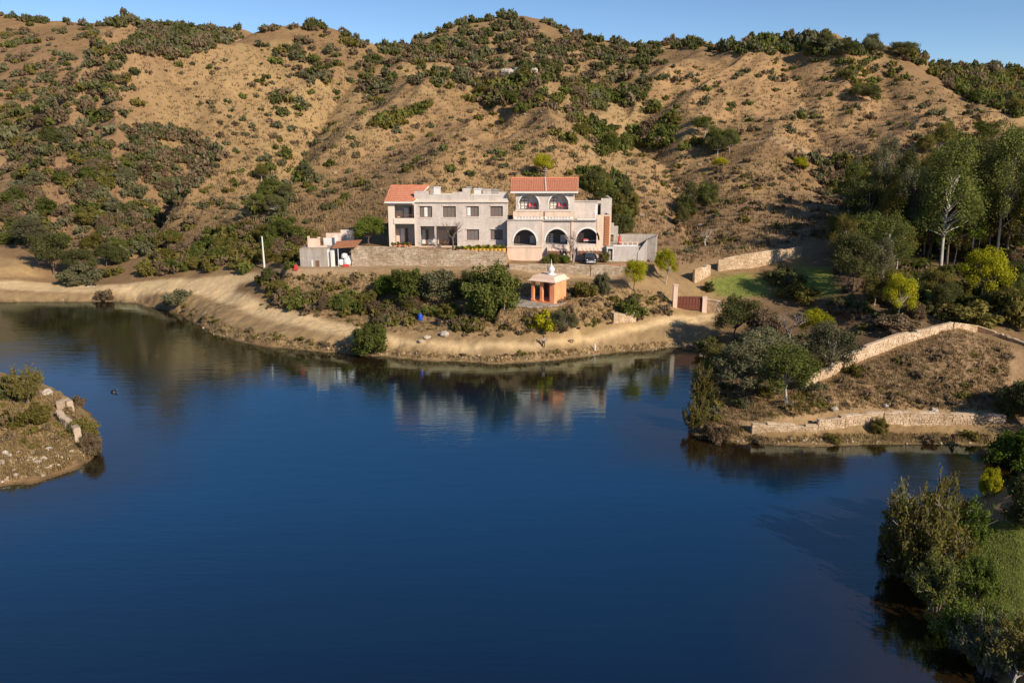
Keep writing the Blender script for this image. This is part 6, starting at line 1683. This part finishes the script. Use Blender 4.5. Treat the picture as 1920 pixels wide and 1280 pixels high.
def rock_mesh(seed):
    g = random.Random(seed); mb = MB(); n = 7
    prof = [(.0 + .5, -.3), (.62, -.05), (.6, .2), (.38, .42), (.12, .5)]
    mb.lathe(prof, (0, 0, 0), n)
    mb.v = [(a * g.uniform(.75, 1.2), b_ * g.uniform(.75, 1.2), c_ * g.uniform(.75, 1.2)) for a, b_, c_ in mb.v]
    me = bpy.data.meshes.new("rock"); me.from_pydata(mb.v, [], mb.f); me.update(); me.materials.append(M['rock']); return me
RK = [rock_mesh(i) for i in range(5)]
def rock(px, py, s, label, mat='rock', group=None):
    g = ground(px, py)
    if g is None: return
    o = link("boulder", random.choice(RK)); o.location = g + Vector((0, 0, s * .1)); o.scale = (s * random.uniform(.8, 1.4), s, s * random.uniform(.6, 1)); o.rotation_euler = (0, 0, random.random() * 6)
    setmat(o, mat); tag(o, label, "rock", group)
for px, py, s in [(10, 850, .45), (18, 855, .4), (34, 848, .32), (60, 850, .25), (70, 866, .42), (82, 860, .36), (5, 868, .3), (26, 882, .25), (110, 872, .25), (80, 892, .3), (92, 842, .5), (30, 890, .3)]:
    rock(px, py, s, "pale stone lying on the bare shore of the left point", 'rock', "pale stones on the left point")
rock(88, 738, .9, "big pale boulder at the top of the left point")
for px, py, s in [(945, 135, 2.2), (958, 142, 2.6), (972, 137, 2.4), (1000, 135, 2.0), (940, 146, 1.6)]:
    rock(px, py, s, "white rock outcrop high on the central hill", 'rock', "white rocks on the central hill")
rock(801, 634, .8, "pale boulder on the road bank, left of a pair", 'rock'); rock(834, 628, 1.0, "larger pale boulder on the road bank, right of a pair", 'rock'); rock(788, 640, .5, "smallest pale stone below the boulder pair on the road bank", 'rock')
rock(1565, 768, .6, "pale stone behind the step of the lakeside wall", 'rock'); rock(1660, 762, .6, "pale stone above the middle of the lakeside wall", 'rock'); rock(1752, 770, .6, "pale stone above the long right wall section", 'rock')
# loose stones on the slopes
co1 = [np.array([tuple(v.co) for v in m_.vertices]) for m_ in RK]; fc1 = [[tuple(p.vertices) for p in m_.polygons] for m_ in RK]
vs, fs = [], []
for _ in range(900):
    px, py = random.uniform(200, 1900), random.uniform(90, 470)
    g = ground(px, py)
    if g is None or g.y > 340 or g.z < 3 or fbm(np.array([g.x / 18]), np.array([g.y / 18]), 123, 3)[0] < .52: continue
    i = random.randrange(5); s_ = random.uniform(.15, .55) * (2.0 if random.random() < .08 else 1); a = random.random() * 6.28
    R_ = np.array([[math.cos(a), -math.sin(a), 0], [math.sin(a), math.cos(a), 0], [0, 0, 1]])
    q = (co1[i] * s_) @ R_.T + np.array(g)
    fs += [tuple(v + len(vs) for v in f) for f in fc1[i]]; vs += [tuple(v) for v in q]
me = bpy.data.meshes.new("hill_stones"); me.from_pydata(vs, [], fs); me.update(); me.materials.append(M['brownrock'])
tag(link("hill_stones", me), "loose brown stones scattered over the slopes", None, None, "stuff")
# shoreline stones: one mesh of stuff
tv, tf = [], []; off = 0
co0 = [np.array([tuple(v.co) for v in m_.vertices]) for m_ in RK]; fc0 = [[tuple(p.vertices) for p in m_.polygons] for m_ in RK]
vs, fs = [], []
for (pa, pb, n) in [((250, 566), (400, 628), 70), ((400, 630), (740, 668), 130), ((740, 668), (1000, 677), 110), ((1000, 677), (1300, 650), 130), ((1290, 800), (1400, 830), 60), ((1400, 831), (1860, 832), 150), ((0, 908), (180, 850), 110), ((0, 870), (170, 850), 130), ((1340, 600), (1500, 600), 40), ((560, 515), (900, 520), 60), ((0, 562), (250, 562), 40)]:
    for _ in range(n):
        t = random.random(); px = pa[0] + (pb[0] - pa[0]) * t + random.uniform(-6, 6); py = pa[1] + (pb[1] - pa[1]) * t + random.uniform(-9, 1)
        g = ground(px, py)
        if g is None or g.z < 0.0 or random.random() < .45: continue
        i = random.randrange(5); s = random.uniform(.05, .22) * (1.6 if random.random() < .08 else 1); a = random.random() * 6.28
        R_ = np.array([[math.cos(a), -math.sin(a), 0], [math.sin(a), math.cos(a), 0], [0, 0, 1]])
        q = (co0[i] * s) @ R_.T + np.array(g)
        fs += [tuple(v + len(vs) for v in f) for f in fc0[i]]; vs += [tuple(v) for v in q]
me = bpy.data.meshes.new("shore_stones"); me.from_pydata(vs, [], fs); me.update(); me.materials.append(M['drystone'])
tag(link("shore_stones", me), "small pale stones strewn along the waterline", None, None, "stuff")

# flower pots and borders ---------------------------------------------
def pot(loc, mat, leaf, label, group, s=1.0):
    r_ = empty("flower_pot", loc, label, "flower pot", group)
    mb = MB(); mb.lathe([(.18 * s, 0), (.27 * s, .38 * s), (.3 * s, .4 * s), (.3 * s, .46 * s), (.24 * s, .46 * s)], n=12); mb.build("pot", M[mat], r_)
    pm = proto('shrub', random.randrange(4))[1]; o = link("plant", pm, r_); o.location = (0, 0, .4 * s); o.scale = (.42 * s, .42 * s, .6 * s); setmat(o, leaf)
for i in range(10):
    pot((hx(877 + i * 7.4, 122), 122.0, gz(hx(877 + i * 7.4, 122), 122.0)), 'ypot', ['yellow', 'green', 'yellow', 'olive'][i % 4], "yellow flower pot in the row at the foot of the grey house front", "yellow flower pots along the house", 1.3)
for i in range(3):
    pot((hx(857 + i * 5.5, 122), 122.0, gz(hx(857 + i * 5.5, 122), 122.0)), 'pot', 'green', "terracotta flower pot beside the leafless tree by the veranda", "terracotta pots by the veranda", 1.1)
for i in range(4):
    pot((hx(737 + i * 10, 123.6), 123.6, gz(hx(737 + i * 10, 123.6), 123.6)), 'pot', 'olive', "terracotta flower pot under the left balconies", "terracotta pots under the balconies", 1.1)
for i, (px, py) in enumerate([(1025, 488), (1033, 482), (1042, 488), (1052, 480), (1062, 486), (1135, 488)]):
    g = W(px, py, 120.5 + (i % 2)); place('bush', (g.x, g.y, gz(g.x, g.y)), 1.6, 1.3 + .3 * (i % 3), ['green', 'lime', 'olive'][i % 3], "garden shrub in the bed below the arches", "garden shrubs below the arches")
mb = MB(); mb.box(hx(1136, 120), hx(1176, 120), 119.0, 119.35, CZ_ - .05, CZ_ + .18); o = mb.build("brick_edging", M['pot'], None); tag(o, "low red brick edging along the court below the annex", "edging")
mb = MB(); mb.box(hx(1060, 119), hx(1096, 119), 118.75, 118.9, CZ_ - .05, CZ_ + .12); o = mb.build("brick_edging", M['pot'], None); tag(o, "low red brick edging left of the parked car", "edging")
# satellite mast behind the higher roof
mb = MB(); g = Vector((hx(1023, 131), 131.5, hz(336, 128))); mb.tube([(0, 0, 0), (0, 0, 1.8)], [.04, .03], 6); mb.box(-.5, .5, -.02, .02, 1.1, 1.16).box(-.3, .3, -.02, .02, 1.4, 1.46); o = mb.build("mast", M['concrete'], house); o.location = g - Vector(house.location)
